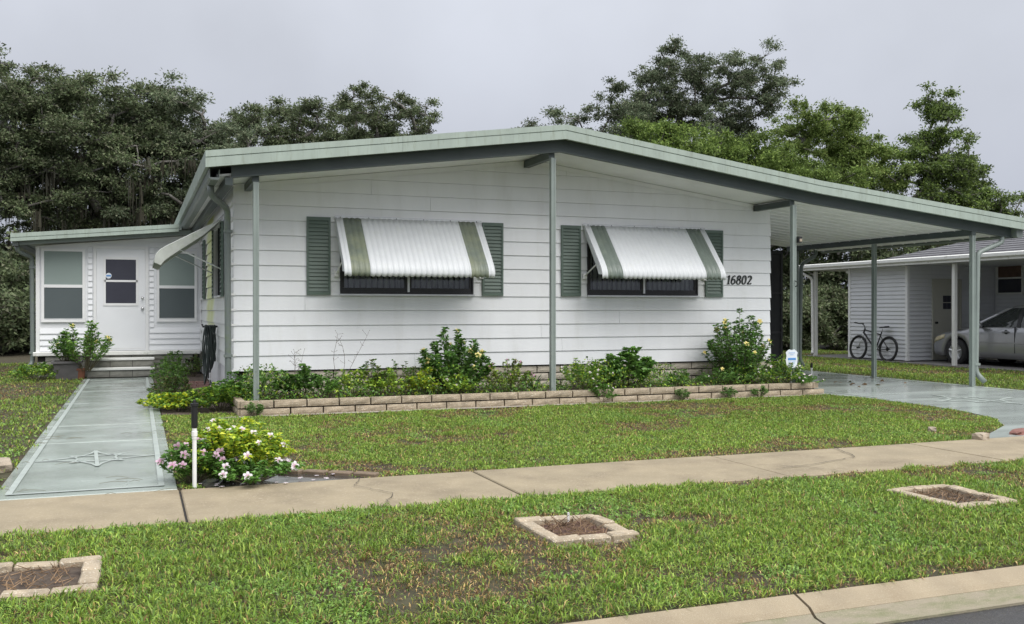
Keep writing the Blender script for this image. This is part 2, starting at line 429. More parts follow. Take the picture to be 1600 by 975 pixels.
# curb: sections 3 m long, sloped face and mossy gutter pan
curb = thing('curb', 'pale sloping concrete curb between grass verge and wet road', 'curb', (0, -10.35, 0), kind='structure')
x = 1.69 - 3.05 * 6
while x < 16:
    a, b = x + 0.008, x + 3.05 - 0.008
    m = MB()
    m.prism([(-10.21, -0.2), (-10.21, -0.004), (-10.23, 0.004), (-10.335, -0.03), (-10.36, -0.05), (-10.36, -0.2)], 'x', a, b)
    m.build('curb_stone', M_CURB, curb)
    m = MB()
    m.prism([(-10.36, -0.2), (-10.36, -0.052), (-10.38, -0.066), (-10.5, -0.083), (-10.505, -0.2)], 'x', a, b)
    m.build('gutter_pan', M_GUT2, curb)
    x += 3.05

# sidewalk slabs
walkS = thing('sidewalk', 'tan concrete sidewalk of jointed slabs crossing the lawn', 'sidewalk', (0, -6.9, 0), kind='structure')
x = -0.955 - 2.33 * 6
k = 0
while x < 18:
    m = MB(); dz = random.uniform(-0.004, 0.004)
    m.bevbox(x + 0.008, x + 2.33 - 0.008, -7.52, -6.34, -0.12, 0.012 + dz, 0.008)
    m.build('slab', M_CONC, walkS)
    x += 2.33
MB().box(-16, 18, -7.5, -6.36, -0.1, -0.006).build('joint_bed', M_MORTAR, walkS)

def crack(parent, pts, w, z, seed):
    r = random.Random(seed); m = MB(); P = []
    for (a, b) in zip(pts[:-1], pts[1:]):
        for k in range(8):
            t = k / 8; P.append((a[0] + (b[0] - a[0]) * t + r.uniform(-.012, .012), a[1] + (b[1] - a[1]) * t + r.uniform(-.012, .012)))
    P.append(pts[-1])
    for i, (a, b) in enumerate(zip(P[:-1], P[1:])):
        d = (Vector(b) - Vector(a)).normalized(); n_ = Vector((-d.y, d.x)) * w * r.uniform(.3, .6)
        m.add([(a[0] + n_.x, a[1] + n_.y, z), (b[0] + n_.x, b[1] + n_.y, z), (b[0] - n_.x, b[1] - n_.y, z), (a[0] - n_.x, a[1] - n_.y, z)], [(0, 1, 2, 3)])
    m.build('crack', M_MORTAR, parent, recalc=False)
crack(walkS, [(5.1, -6.35), (4.9, -6.9), (4.3, -7.1), (3.8, -7.2)], .009, .0195, 1)
crack(walkS, [(4.25, -7.5), (4.1, -7.2), (3.78, -6.95)], .007, .0192, 2)
crack(walkS, [(.35, -7.5), (.5, -7.1), (.3, -6.7), (.42, -6.36)], .005, .0192, 3)
# painted garden walk to the annex steps
gw = thing('walkway', 'grey green painted concrete walk leading to the annex steps', 'path', (-1.6, 0, 0), kind='structure')
ys = [-6.335, -3.28, -1.72, 0.17, 1.57, 3.4, 5.2, 6.62]
for a, b in zip(ys[:-1], ys[1:]):
    m = MB(); m.bevbox(-2.23, -0.97, a + 0.006, b - 0.006, -0.1, 0.014 + random.uniform(-0.002, 0.002), 0.006)
    m.build('slab', M_WALK, gw)
MB().box(-2.22, -0.98, -6.33, 6.6, -0.1, -0.004).build('joint_bed', M_MORTAR, gw)

def strip(m, p, q, w, z):
    p, q = Vector(p), Vector(q); d = (q - p).normalized(); n = Vector((-d.y, d.x)) * w / 2
    m.add([(p.x + n.x, p.y + n.y, z), (q.x + n.x, q.y + n.y, z), (q.x - n.x, q.y - n.y, z), (p.x - n.x, p.y - n.y, z)], [(0, 1, 2, 3)])

def star(parent, cx, cy, r, z, w):
    """compass star in outline: four long concave points, four short ones between"""
    m = MB(); k = 0
    for rot, rr, ri in ((0.05, r, r * .16), (0.05 + math.pi / 4, r * .62, r * .20)):
        for i in range(4):
            a0, a1, am = rot + math.pi / 2 * i, rot + math.pi / 2 * (i + 1), rot + math.pi / 2 * (i + .5)
            p, q, c = Vector((math.cos(a0), math.sin(a0))) * rr, Vector((math.cos(a1), math.sin(a1))) * rr, Vector((math.cos(am), math.sin(am))) * ri
            pts = [p * (1 - t) ** 2 + c * 2 * t * (1 - t) + q * t * t for t in (0, .2, .4, .6, .8, 1)]
            for u, v in zip(pts[:-1], pts[1:]):
                d = (v - u).normalized()
                strip(m, (cx + u.x, cy + u.y), (cx + v.x, cy + v.y), w * (.6 + .6 * abs(d.x)), z + .0003 * (k % 9)); k += 1
    strip(m, (cx + .05 * r, cy - r), (cx - .05 * r, cy + r), w, z + .003)
    m.build('painted_star', M_LINE, parent, recalc=False)
star(gw, -1.60, -4.5, 0.50, 0.0185, 0.032)
m = MB()
strip(m, (-2.13, -6.16), (-2.13, 6.4), 0.045, 0.0205); strip(m, (-1.08, -6.16), (-1.08, 6.4), 0.045, 0.0205); strip(m, (-2.15, -6.17), (-1.06, -6.17), 0.045, 0.021)
m.build('border_line', M_LINE, gw, recalc=False)

# driveway: painted slab flaring to the sidewalk
drv = thing('driveway', 'wet glossy grey green painted concrete carport slab and driveway', 'driveway', (11, -2, 0), kind='structure')
edge = [(8.98, 7.0), (8.98, -1.2), (9.18, -2.2), (9.16, -3.4), (9.02, -4.2), (8.75, -4.9), (8.2, -5.55), (7.35, -6.1), (6.95, -6.335)]
poly = edge + [(14.6, -6.335), (13.9, -5.6), (13.2, -4.6), (12.75, -3.4), (12.62, -2.2), (12.62, 7.0)]
m = MB(); m.prism(poly, 'z', -0.1, 0.010); m.build('slab', M_DRIVE, drv)
star(drv, 10.5, -2.95, 0.8, 0.0145, 0.05)
m = MB()
strip(m, (12.40, -2.0), (12.40, 6.8), 0.05, 0.0145); strip(m, (9.35, -2.3), (9.35, -0.9), 0.05, 0.0145)
m.build('border_line', M_LINE, drv, recalc=False)

# ------------------------------------------------------------------ the house
H = thing('house', 'white mobile home with sage green gabled roof, carport and side annex', 'house', (4.47, 0, 0))
ZB, DZ, W_ = 0.50, 0.2130, 8.95
RX, RZ, SL = 4.50, 3.70, 0.1305          # ridge of the soffit and its slope
def soff(x): return RZ - SL * abs(x - RX)

# wall cores (plain sheathing behind the boards), split round the window openings
WIN = [(1.49, 3.53, 1.595, 2.69), (5.45, 7.49, 1.595, 2.69)]
m = MB()
xs = [0.02, 1.49, 3.53, 5.45, 7.49, W_ - 0.02]
for i in range(5):
    a, b = xs[i], xs[i + 1]
    segs = [(0.50, 1.595), (2.69, None)] if i in (1, 3) else [(0.50, None)]
    for z0, z1 in segs:
        if z1 is None:
            top = [(b, soff(b))] + ([(RX, soff(RX))] if a < RX < b else []) + [(a, soff(a))]
            m.prism([(a, z0), (b, z0)] + top, 'y', 0.0, 0.12)
        else:
            m.box(a, b, 0, 0.12, z0, z1)
m.box(0.02, 0.14, 0.121, 7.4, 0.02, 3.12); m.box(0.02, 0.14, 7.4, 14, 0.02, 3.12); m.box(W_ - 0.14, W_ - 0.02, 0.121, 14, 0.02, 3.1); m.box(0.15, W_ - 0.15, 13.8, 14, 0.02, 3.1)
wallc = m.build('wall', M_SIDING, H)

def lap(m, axis, a, b, z0, z1, zr, off, sgn, proud=0.024, thin=0.006, h=DZ):
    """one lap board between a and b along axis, clipped to z0..z1 of the row that starts at zr; off = wall plane, sgn = outward"""
    def pr(z): return proud + (thin - proud) * (z - zr) / h
    m.prism([(off, z0), (off + sgn * pr(z0), z0), (off + sgn * pr(z1), z1), (off, z1)] if axis == 'x' else [(off, z0), (off + sgn * pr(z0), z0), (off + sgn * pr(z1), z1), (off, z1)], axis, a, b)

def board_front(x0, x1, z0, z1, zr):
    m = MB()
    lap(m, 'x', x0, x1, z0, z1, zr, -0.001, -1)
    bm = bmesh.new()
    vs = [bm.verts.new(v) for v in m.v]
    for f in m.f: bm.faces.new([vs[i] for i in f])
    for pn, pc in (((SL, 0, 1), (RX, 0, RZ - 0.012)), ((-SL, 0, 1), (RX, 0, RZ - 0.012))):
        pass
    if z1 > soff(0) - 0.1:
        for s in (-1, 1):
            bmesh.ops.bisect_plane(bm, geom=bm.verts[:] + bm.edges[:] + bm.faces[:], plane_co=(RX, 0, RZ - 0.01), plane_no=Vector((s * SL, 0, 1)).normalized(), clear_outer=True)
            bmesh.ops.holes_fill(bm, edges=[e for e in bm.edges if e.is_boundary])
    if len(bm.faces) >= 4:
        bmesh.ops.recalc_face_normals(bm, faces=bm.faces[:])
        bmesh.ops.translate(bm, verts=bm.verts[:], vec=-ORG['house'])
        me = bpy.data.meshes.new('siding_board'); bm.to_mesh(me); me.materials.append(M_SIDING)
        link(bpy.data.objects.new('siding_board', me), wallc)
    bm.free()

ORG[wallc.name] = ORG['house']
GAP = 0.007
row = 0
z = ZB
while z < RZ:
    z0, z1 = z, min(z + DZ - GAP, RZ + 0.1)
    cut = random.Random(row * 7 + 3).uniform(0.9, 8.1)
    spans = [(0.0, W_ + random.uniform(-0.012, 0.012))]
    # stay out of the window openings
    def split(spans, xa, xb):
        o = []
        for a, b in spans:
            if xb <= a or xa >= b: o.append((a, b)); continue
            if xa > a: o.append((a, xa))
            if xb < b: o.append((xb, b))
        return o
    full = spans; part = []
    for (xa, xb, wa, wb) in WIN:
        if z1 > wa and z0 < wb:
            full = split(full, xa, xb)
            if z0 < wa: part.append((xa, xb, z0, wa - 0.002))
            if z1 > wb: part.append((xa, xb, wb + 0.002, z1))
    for a, b in full:
        if a < cut - 0.3 and b > cut + 0.3:
            board_front(a, cut - 0.002, z0, z1, z); board_front(cut + 0.002, b, z0, z1, z)
        else:
            board_front(a, b, z0, z1, z)
    for a, b, q0, q1 in part: 
        if q1 - q0 > 0.015: board_front(a, b, q0, q1, z)
    row += 1
    z += DZ
# frieze trim under the soffit
m = MB()
for s in (-1, 1):
    xa, xb = (0.0, RX) if s < 0 else (RX, W_)
    m.prism([(xa, soff(xa) - 0.005), (xb, soff(xb) - 0.005), (xb, soff(xb) - 0.075), (xa, soff(xa) - 0.075)], 'y', -0.034, -0.026)
m.build('frieze_board', M_SIDING, H)
# corner caps at the left corner
capm = MB()
capm.prism([(-0.034, 0.004), (-0.034, -0.0275), (0.03, -0.0275), (0.03, -0.0262), (-0.0325, -0.0262), (-0.0325, 0.004)], 'z', 0, 0.03)
cme = capm.mesh('corner_cap', M_WHITE)
z = ZB
while z < 3.0:
    inst('corner_cap', cme, wallc, (0, 0, z - 0.004)); z += DZ

# left side wall boards
SW = [(1.72, 3.18, 1.56, 2.72), (6.05, 7.0, 1.56, 2.72)]
z = ZB; row = 0
while z < 3.0:
    z0, z1 = z, min(z + DZ - .016, 3.08)
    spans = [(-0.004, 7.39)]
    for (xa, xb, wa, wb) in SW:
        if z1 > wa and z0 < wb: spans = split(spans, xa, xb)
    for a, b in spans:
        m = MB(); lap(m, 'y', a, b, z0, z1, z, 0.019, -1, 0.030, 0.006)
        m.build('siding_board', M_SIDEW, wallc)
    z += DZ
# right wall boards (carport side)
z = ZB
while z < 2.9:
    m = MB(); lap(m, 'y', 0.002, 7.0, z, z + DZ - GAP, z, W_ - 0.019, 1); m.build('siding_board', M_SIDING, wallc); z += DZ

# skirting of split-face blocks
def rough_block(name, lx, ly, lz, mat, seed, amp=0.008, nx=5, nz=3, sides=True):
    """block centred on x, front face at y=0 looking to -y, rough front"""
    r = random.Random(seed); m = MB()
    vs = []
    for j in range(nz + 1):
        for i in range(nx + 1):
            e = 0 if i in (0, nx) or j in (0, nz) else 1
            vs.append((-lx / 2 + lx * i / nx + (r.uniform(-1, 1) * 0.1 * lx / nx if e else 0), (-r.uniform(0.2, 1) * amp if e else 0.003), lz * j / nz + (r.uniform(-1, 1) * 0.15 * lz / nz if e else 0)))
    fs = [(j * (nx + 1) + i, j * (nx + 1) + i + 1, (j + 1) * (nx + 1) + i + 1, (j + 1) * (nx + 1) + i) for j in range(nz) for i in range(nx)]
    m.add(vs, fs)
    b = len(vs)
    o = [(-lx / 2, ly, 0), (lx / 2, ly, 0), (lx / 2, ly, lz), (-lx / 2, ly, lz)]
    m.add(o, [(3, 2, 1, 0)])
    bot = [i for i in range(nx + 1)]; top = [nz * (nx + 1) + i for i in range(nx + 1)]
    lef = [j * (nx + 1) for j in range(nz + 1)]; rig = [j * (nx + 1) + nx for j in range(nz + 1)]
    m.f.append(tuple(bot[::-1]) + (b, b + 1)); m.m.append(0)
    m.f.append(tuple(top) + (b + 2, b + 3)); m.m.append(0)
    m.f.append(tuple(lef) + (b + 3, b)); m.m.append(0)
    m.f.append(tuple(rig[::-1]) + (b + 1, b + 2)); m.m.append(0)
    return m.mesh(name, mat)

SK = [rough_block('skirting_block', 0.381, 0.09, 0.098, M_BLOCKW, i) for i in range(5)]
skirt = MB().box(0.06, W_ - 0.06, 0.035, 0.1, -0.05, 0.495).build('skirting', M_MORTAR, H)
for r_ in range(4):
    for i in range(23):
        cx = 0.2 + 0.4 * i + (0.2 if r_ % 2 else 0.0)
        if cx > W_ - 0.15: continue
        inst('block', SK[(i * 3 + r_) % 5], skirt, (cx, 0.012, 0.03 + 0.1165 * r_))
MB().box(0.06, 0.1, 0.12, 7.3, 0.0, 0.497).build('skirting', M_BLOCKW, H)
MB().box(0.055, 0.1, 7.3, 13.9, 0.0, 0.497).build('skirting', M_BLOCKW, H)

# ---- roof
TOP = [(-0.40, 3.36), (4.52, 4.02), (9.0, 3.425), (13.45, 2.965)]
def topz(x):
    for (a, za), (b, zb) in zip(TOP[:-1], TOP[1:]):
        if x <= b: return za + (zb - za) * (x - a) / (b - a)
    return TOP[-1][1]
CEIL = [(9.0, 3.112), (13.40, 2.665)]
def ceilz(x): return soff(x) if x < 9.0 else 3.112 + (2.665 - 3.112) * (x - 9.0) / 4.4
m = MB()
m.prism([(-0.39, 3.345), (4.52, 4.005), (9.0, 3.41), (9.0, 3.262), (4.52, 3.858), (-0.39, 3.20)], 'y', -1.215, 14.3)
roof = m.build('roof', M_ROOF, H)
m = MB(); m.prism([(9.0, 3.409), (13.44, 2.95), (13.44, 2.81), (9.0, 3.262)], 'y', -1.215, 4.15)
croof = m.build('carport_roof', M_ROOF, H)
# soffit panels over the porch strip and the side eave
x = -0.3
while x < 8.95:
    b = min(x + 0.61, 9.0)
    if x < RX < b: cuts = [(x, RX), (RX, b)]
    else: cuts = [(x, b)]
    for a, c in cuts:
        m = MB(); m.prism([(a + 0.0015, ceilz(a)), (c - 0.0015, ceilz(c)), (c - 0.0015, ceilz(c) + 0.03), (a + 0.0015, ceilz(a) + 0.03)], 'y', -1.034, -0.028)
        m.build('soffit_panel', M_SOFFIT, roof)
    x = b
m = MB(); m.prism([(-0.3, 3.05), (0.0, 3.09), (0.0, 3.12), (-0.3, 3.08)], 'y', -0.02, 13.9); m.build('eave_soffit', M_SOFFIT, roof)
# carport ceiling pans, each a shallow tray running down the slope
y = -1.03
while y < 3.95:
    b = y + 0.305
    m = MB()
    for (u0, u1, h0, h1) in ((0.0, 0.016, -0.011, -0.011), (0.016, 0.03, -0.011, 0.0), (0.03, 0.303, 0.0, 0.0)):
        xa, xb = 8.985, 13.2
        m.add([(xa, y + u0, ceilz(9.0) + h0), (xb, y + u0, ceilz(xb) + h0), (xb, y + u1, ceilz(xb) + h1), (xa, y + u1, ceilz(9.0) + h1),
               (xa, y + u0, ceilz(9.0) + 0.05), (xb, y + u0, ceilz(xb) + 0.05), (xb, y + u1, ceilz(xb) + 0.05), (xa, y + u1, ceilz(9.0) + 0.05)],
              [(0, 1, 2, 3), (4, 7, 6, 5), (0, 4, 5, 1), (3, 2, 6, 7), (0, 3, 7, 4), (1, 5, 6, 2)])
    m.build('ceiling_pan', M_SOFFIT, croof, recalc=False)
    y = b
# fascia: upper lip and stepped lower band, one length per slope
def fascia(parent, xa, xb, fz, y, name='fascia', h=0.195):
    za, zb = fz(xa), fz(xb)
    for (y0, y1, t0, t1) in ((-0.058, 0.0, 0.014, -0.065), (-0.046, 0.0, -0.0655, -0.0775), (-0.056, 0.0, -0.078, -h)):
        m = MB(); m.prism([(xa, za + t0), (xb, zb + t0), (xb, zb + t1), (xa, za + t1)], 'y', y + y0, y + y1)
        m.build(name, M_FASCIA, parent)
for a, b in ((-0.45, 2.1), (2.103, 4.52), (4.5205, 7.2), (7.203, 9.0), (9.0005, 11.6), (11.603, 13.47)):
    fascia(roof if b < 9.1 else croof, a, b, topz, -1.216)
# beam under it
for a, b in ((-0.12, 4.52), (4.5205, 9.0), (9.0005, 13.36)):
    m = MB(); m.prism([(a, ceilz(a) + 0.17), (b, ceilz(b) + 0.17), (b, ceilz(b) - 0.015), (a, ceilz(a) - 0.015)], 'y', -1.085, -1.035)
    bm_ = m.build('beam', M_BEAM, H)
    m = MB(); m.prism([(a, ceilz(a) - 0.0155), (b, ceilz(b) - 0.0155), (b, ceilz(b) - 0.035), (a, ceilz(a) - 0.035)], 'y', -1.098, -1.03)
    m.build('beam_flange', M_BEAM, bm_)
# left eave fascia, gutter and beam along the side
m = MB()
m.box(-0.45, -0.405, -1.2155, 14.3, 3.165, 3.372)
m.build('fascia', M_FASCIA, roof)
m = MB(); m.prism([(-0.40, 3.16), (-0.40, 3.045), (-0.375, 3.02), (-0.285, 3.02), (-0.27, 3.045), (-0.27, 3.15), (-0.28, 3.15), (-0.282, 3.05), (-0.388, 3.05), (-0.388, 3.16)], 'y', -1.16, 13.9)
gut = m.build('gutter', M_GUTTER, H)
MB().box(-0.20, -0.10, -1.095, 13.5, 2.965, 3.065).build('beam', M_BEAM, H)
# short cross beams from wall to post
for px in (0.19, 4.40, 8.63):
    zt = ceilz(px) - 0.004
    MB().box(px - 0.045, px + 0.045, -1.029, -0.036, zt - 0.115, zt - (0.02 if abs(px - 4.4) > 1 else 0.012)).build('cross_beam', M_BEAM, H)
# porch and carport posts with grooved faces
def post(px, py, zt, zb=0.0, w=0.072, mat=M_POST):
    m = MB(); h = w / 2; g_ = 0.006
    prof = [(-h, -h), (-h * .35, -h), (-h * .3, -h + g_), (h * .3, -h + g_), (h * .35, -h), (h, -h), (h, h), (-h, h)]
    m.prism([(px + a, py + b) for a, b in prof], 'z', zb, zt)
    o = m.build('post', mat, H)
    MB().box(px - h - 0.015, px + h + 0.015, py - h - 0.015, py + h + 0.015, zb, zb + 0.012).build('post_base', mat, o)
    return o
for px in (0.19, 4.40, 8.63):
    post(px, -1.06, ceilz(px) - 0.115, 0.05)
p3 = None
for py in (-1.06, 1.38, 3.82):
    post(12.42, py, 2.66, 0.008)
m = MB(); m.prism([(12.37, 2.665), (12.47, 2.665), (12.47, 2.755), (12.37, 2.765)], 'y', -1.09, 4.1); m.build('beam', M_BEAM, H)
m = MB(); m.prism([(13.30, 2.80), (13.30, 2.665), (13.33, 2.64), (13.42, 2.64), (13.45, 2.67), (13.45, 2.80)], 'y', -1.20, 4.1); m.build('gutter', M_GUTTER, H)

def downspout(pts, mat, parent=H, r=0.045, bands=()):
    m = MB(); P = [Vector(p) for p in pts]
    sm = [P[0]]
    for i in range(1, len(P) - 1):
        a, b, c = P[i - 1], P[i], P[i + 1]
        d1 = min(0.09, (b - a).length * .45); d2 = min(0.09, (c - b).length * .45)
        s0, s1 = b + (a - b).normalized() * d1, b + (c - b).normalized() * d2
        for t in (0, .25, .5, .75, 1): sm.append(s0.lerp(b, t).lerp(b.lerp(s1, t), t))
    sm.append(P[-1])
    m.tube(sm, r, 8)
    o = m.build('downspout', mat, parent, smooth=True)
    for (bx, by, bz) in bands:
        MB().box(bx - r - .012, bx + r + .012, by - r - .006, by + r + .006, bz - .02, bz + .02).build('strap', mat, o)
    return o
downspout([(-0.335, -0.50, 3.03), (-0.335, -0.50, 2.90), (-0.085, -0.05, 2.77), (-0.075, -0.05, 0.42), (-0.09, -0.1, 0.27), (-0.22, -0.16, 0.2)], M_GUTTER, bands=[(-0.075, -0.05, 2.45), (-0.075, -0.05, 0.72)])
downspout([(13.12, -1.05, 2.68), (13.12, -1.05, 2.56), (12.55, -1.05, 2.36), (12.51, -1.05, 0.25), (12.62, -1.15, 0.09)], M_POST, bands=[(12.51, -1.05, 0.4)])
downspout([(13.0, 3.9, 2.70), (13.0, 3.9, 2.58), (12.56, 3.84, 2.36), (12.52, 3.84, 0.25), (12.6, 3.8, 0.1)], M_GUTTER)

# ---- front windows, shutters and awnings
def window_front(x0, x1, z0, z1, yb):
    wn = MB()
    fw = 0.028
    for (a, b, c, d) in ((x0, x1, z0, z0 + fw), (x0, x1, z1 - fw, z1), (x0, x0 + fw, z0 + fw, z1 - fw), (x1 - fw, x1, z0 + fw, z1 - fw)):
        wn.box(a + .001, b - .001, yb - 0.03, yb + 0.06, c, d)
    w = wn.build('window', M_DARKFR, H)
    MB().box(x0 - 0.012, x1 + 0.012, yb - 0.062, yb - 0.0305, z0 - 0.028, z0 - 0.004).build('sill', M_ALU, w)
    xm = (x0 + x1) / 2
    MB().box(xm - 0.017, xm + 0.017, yb - 0.034, yb + 0.05, z0 + fw + .001, z1 - fw - .001).build('mullion', M_ALU, w)
    for a, b in ((x0 + fw, xm - 0.018), (xm + 0.018, x1 - fw)):
        fr = MB()
        for (c, d, e, f) in ((a, b, z0 + fw, z0 + fw + .06), (a, b, z1 - fw - .05, z1 - fw), (a, a + .035, z0 + fw + .06, z1 - fw - .05), (b - .035, b, z0 + fw + .06, z1 - fw - .05)):
            fr.box(c + .001, d - .001, yb - 0.012, yb + 0.015, e + .001, f - .001)
        fr.build('sash', M_DARKFR, w)
        MB().box(a + .03, b - .03, yb + 0.0, yb + 0.005, z0 + fw + .055, z1 - fw - .045).build('pane', M_GLASS, w)
        q = a + 0.03
        while q < b - 0.03:
            m = MB(); m.add([(q, yb + .07, z0), (q + .075, yb + .10, z0), (q + .075, yb + .10, z1), (q, yb + .07, z1)], [(0, 1, 2, 3)])
            m.build('blind_slat', M_BLIND, w, recalc=False); q += 0.088
    MB().box(x0 - .02, x1 + .02, yb + .16, yb + .18, z0 - .02, z1 + .02).build('room_backing', M_INT, w)
    return w

def shutter(x0, x1, z0, z1):
    m = MB(); y = -0.024; t = 0.032
    m.box(x0, x0 + t, y - .03, y, z0, z1); m.box(x1 - t, x1, y - .03, y, z0, z1)
    m.box(x0 + t, x1 - t, y - .03, y, z0, z0 + .05); m.box(x0 + t, x1 - t, y - .03, y, z1 - .05, z1)
    m.box(x0 + t, x1 - t, y - .008, y, z0 + .05, z1 - .05)
    s = m.build('shutter', M_SHUT, H)
    n = 19; dz = (z1 - z0 - .1) / n
    sl = MB(); sl.prism([(-.009, 0), (-.026, .004), (-.009, dz * .96)], 'x', -(x1 - x0) / 2 + t + .001, (x1 - x0) / 2 - t - .001)
    me = sl.mesh('slat', M_SHUT)
    for i in range(n): inst('slat', me, s, ((x0 + x1) / 2, y, z0 + .05 + dz * i))

def awning_front(x0, x1, zt, stripe_mats):
    """corrugated aluminium awning: falls outward, then rolls down at the lip"""
    prof = [(0.0, 0.0), (-.09, -.10), (-.20, -.225), (-.32, -.36), (-.44, -.50), (-.53, -.60), (-.595, -.68), (-.632, -.745), (-.645, -.80), (-.64, -.845)]
    aw = MB().bevbox(x0 - .015, x1 + .015, -0.055, -0.026, zt - .012, zt + .03, 0.004).build('awning', M_ALU, H)
    for i in range(6):
        q = x0 + .07 + (x1 - x0 - .14) * i / 5
        m = MB(); m.lathe([(0.0001, -.006), (.007, -.005), (.009, 0)], (q, -.0555, zt + .01), 'y', 8); m.build('rivet', M_DARKFR, aw)
    secs = [(0.0, .045, 0), (.045, .165, 1), (.165, .835, 0), (.835, .955, 2), (.955, 1.0, 0)]
    per = 0.081
    for a, b, k in secs:
        xa, xb = x0 + (x1 - x0) * a, x0 + (x1 - x0) * b
        n = max(6, int((xb - xa) / per * 10))
        m = MB(); vs, fs = [], []
        for i in range(n + 1):
            xx = xa + (xb - xa) * i / n
            d = .0125 * abs(math.sin(math.pi * xx / per)) 
            for j, (py, pz) in enumerate(prof):
                j0, j1 = max(j - 1, 0), min(j + 1, len(prof) - 1)
                ty, tz = prof[j1][0] - prof[j0][0], prof[j1][1] - prof[j0][1]
                l = math.hypot(ty, tz)
                vs.append((xx, -.05 + py + tz / l * d - (.0 if k != 0 else 0), zt + pz - ty / l * d * -1 * -1 + (0 if j < len(prof) - 1 else -.019 * abs(math.sin(math.pi * xx / per)))))
        P_ = len(prof)
        for i in range(n):
            for j in range(P_ - 1):
                fs.append((i * P_ + j, (i + 1) * P_ + j, (i + 1) * P_ + j + 1, i * P_ + j + 1))
        m.add(vs, fs)
        o = m.build('awning_panel', M_AWN if k == 0 else stripe_mats[k - 1], aw, smooth=True, recalc=False,
                    label=None if k == 0 else 'green striped section of the awning')
        md = o.modifiers.new('thick', 'SOLIDIFY'); md.thickness = 0.003; md.offset = 0
    # side wings following the profile
    for q, sgn in ((x0, 1), (x1, -1)):
        m = MB()
        pts = [( -.05 + p[0], zt + p[1]) for p in prof]
        inner = [(-.05 + p[0] * .9 + .035, zt + p[1] - .045) for p in prof[1:-2]]
        m.prism(pts[:-1] + inner[::-1], 'x', q - .004, q + .004); m.build('wing', M_AWN, aw)
        m = MB(); m.tube([(q + sgn * .02, -.04, zt - .80), (q + sgn * .02, -.50, zt - .62)], .011, 6); m.build('arm', M_WHITE, aw)
        MB().box(q - .02, q + .05, -.06, -.027, zt - .85, zt - .76).build('bracket', M_WHITE, aw)

for (x0, x1, z0, z1) in WIN: window_front(x0, x1, z0, z1, -0.01)
for a, b in ((1.01, 1.35), (3.67, 4.01), (4.99, 5.33), (7.63, 7.97)): shutter(a, b, 1.575, 2.695)
awning_front(1.42, 3.64, 2.69, (M_AWNY, M_AWNY))
awning_front(5.38, 7.60, 2.70, (M_AWNG, M_AWNG))

# ---- left side windows with louvred shutters, and their awning
def window_side(y0, y1, z0, z1):
    m = MB()
    for (a, b, c, d) in ((y0, y1, z0, z0 + .03), (y0, y1, z1 - .03, z1), (y0, y0 + .03, z0 + .03, z1 - .03), (y1 - .03, y1, z0 + .03, z1 - .03)):
        m.box(-.045, .015, a, b, c, d)
    w = m.build('window', M_WHITE, H)
    MB().box(-.01, -.004, y0 + .03, y1 - .03, z0 + .03, z1 - .03).build('pane', M_DGLASS, w)
    MB().box(-.03, -.006, (y0 + y1) / 2 - .015, (y0 + y1) / 2 + .015, z0 + .031, z1 - .031).build('mullion', M_DARKFR, w)
    return w
def shutter_side(y0, y1, z0, z1):
    m = MB(); t = .03
    m.box(-.055, -.02, y0, y0 + t, z0, z1); m.box(-.055, -.02, y1 - t, y1, z0, z1); m.box(-.03, -.02, y0 + t, y1 - t, z0, z1)
    s = m.build('shutter', M_SHUT, H)
    n = 16; dz = (z1 - z0) / n
    sl = MB(); sl.prism([(-.031, 0), (-.06, .004), (-.031, dz * .9)], 'y', -(y1 - y0) / 2 + t + .001, (y1 - y0) / 2 - t - .001)
    me = sl.mesh('slat', M_POST)
    for i in range(n): inst('slat', me, s, (0, (y0 + y1) / 2, z0 + dz * i))
for (y0, y1, z0, z1) in SW:
    window_side(y0, y1, z0, z1)
    shutter_side(y0 - .30, y0 - .03, z0, z1); 
    if y1 < 5: shutter_side(y1 + .03, y1 + .30, z0, z1)
prof = [(0.0, 0.0), (-.28, -.15), (-.56, -.30), (-.80, -.43), (-.89, -.49), (-.94, -.55), (-.962, -.62), (-.965, -.67)]
y0, y1, zt = 1.45, 3.50, 2.74
aw = MB().box(-.06, -.025, y0, y1, zt - .02, zt + .03).build('awning', M_ALU, H)
m = MB(); vs, fs = [], []
n = 200
for i in range(n + 1):
    yy = y0 + (y1 - y0) * i / n; d = .016 * abs(math.sin(math.pi * yy / .081))
    for j, (px, pz) in enumerate(prof): vs.append((-.05 + px, yy, zt + pz + d))
P_ = len(prof)
for i in range(n):
    for j in range(P_ - 1): fs.append((i * P_ + j, (i + 1) * P_ + j, (i + 1) * P_ + j + 1, i * P_ + j + 1))
m.add(vs, fs); o = m.build('awning_panel', M_AWNS, aw, smooth=True, recalc=False)
md = o.modifiers.new('thick', 'SOLIDIFY'); md.thickness = 0.003; md.offset = 0
for q in (y0, y1):
    m = MB(); pts = [(-.05 + p[0], zt + p[1]) for p in prof]; inner = [(-.05 + p[0] * .95 + .02, zt + p[1] - .045 - .12 * abs(p[0])) for p in prof[1:-2]]
    m.prism(pts + inner[::-1], 'y', q - .004, q + .004); m.build('wing', M_AWNS, aw)
for q in (1.52, 3.4):
    m = MB(); m.tube([(-.03, q, 1.98), (-.66, q, 2.28)], .012, 6); m.build('arm', M_ALU, aw)

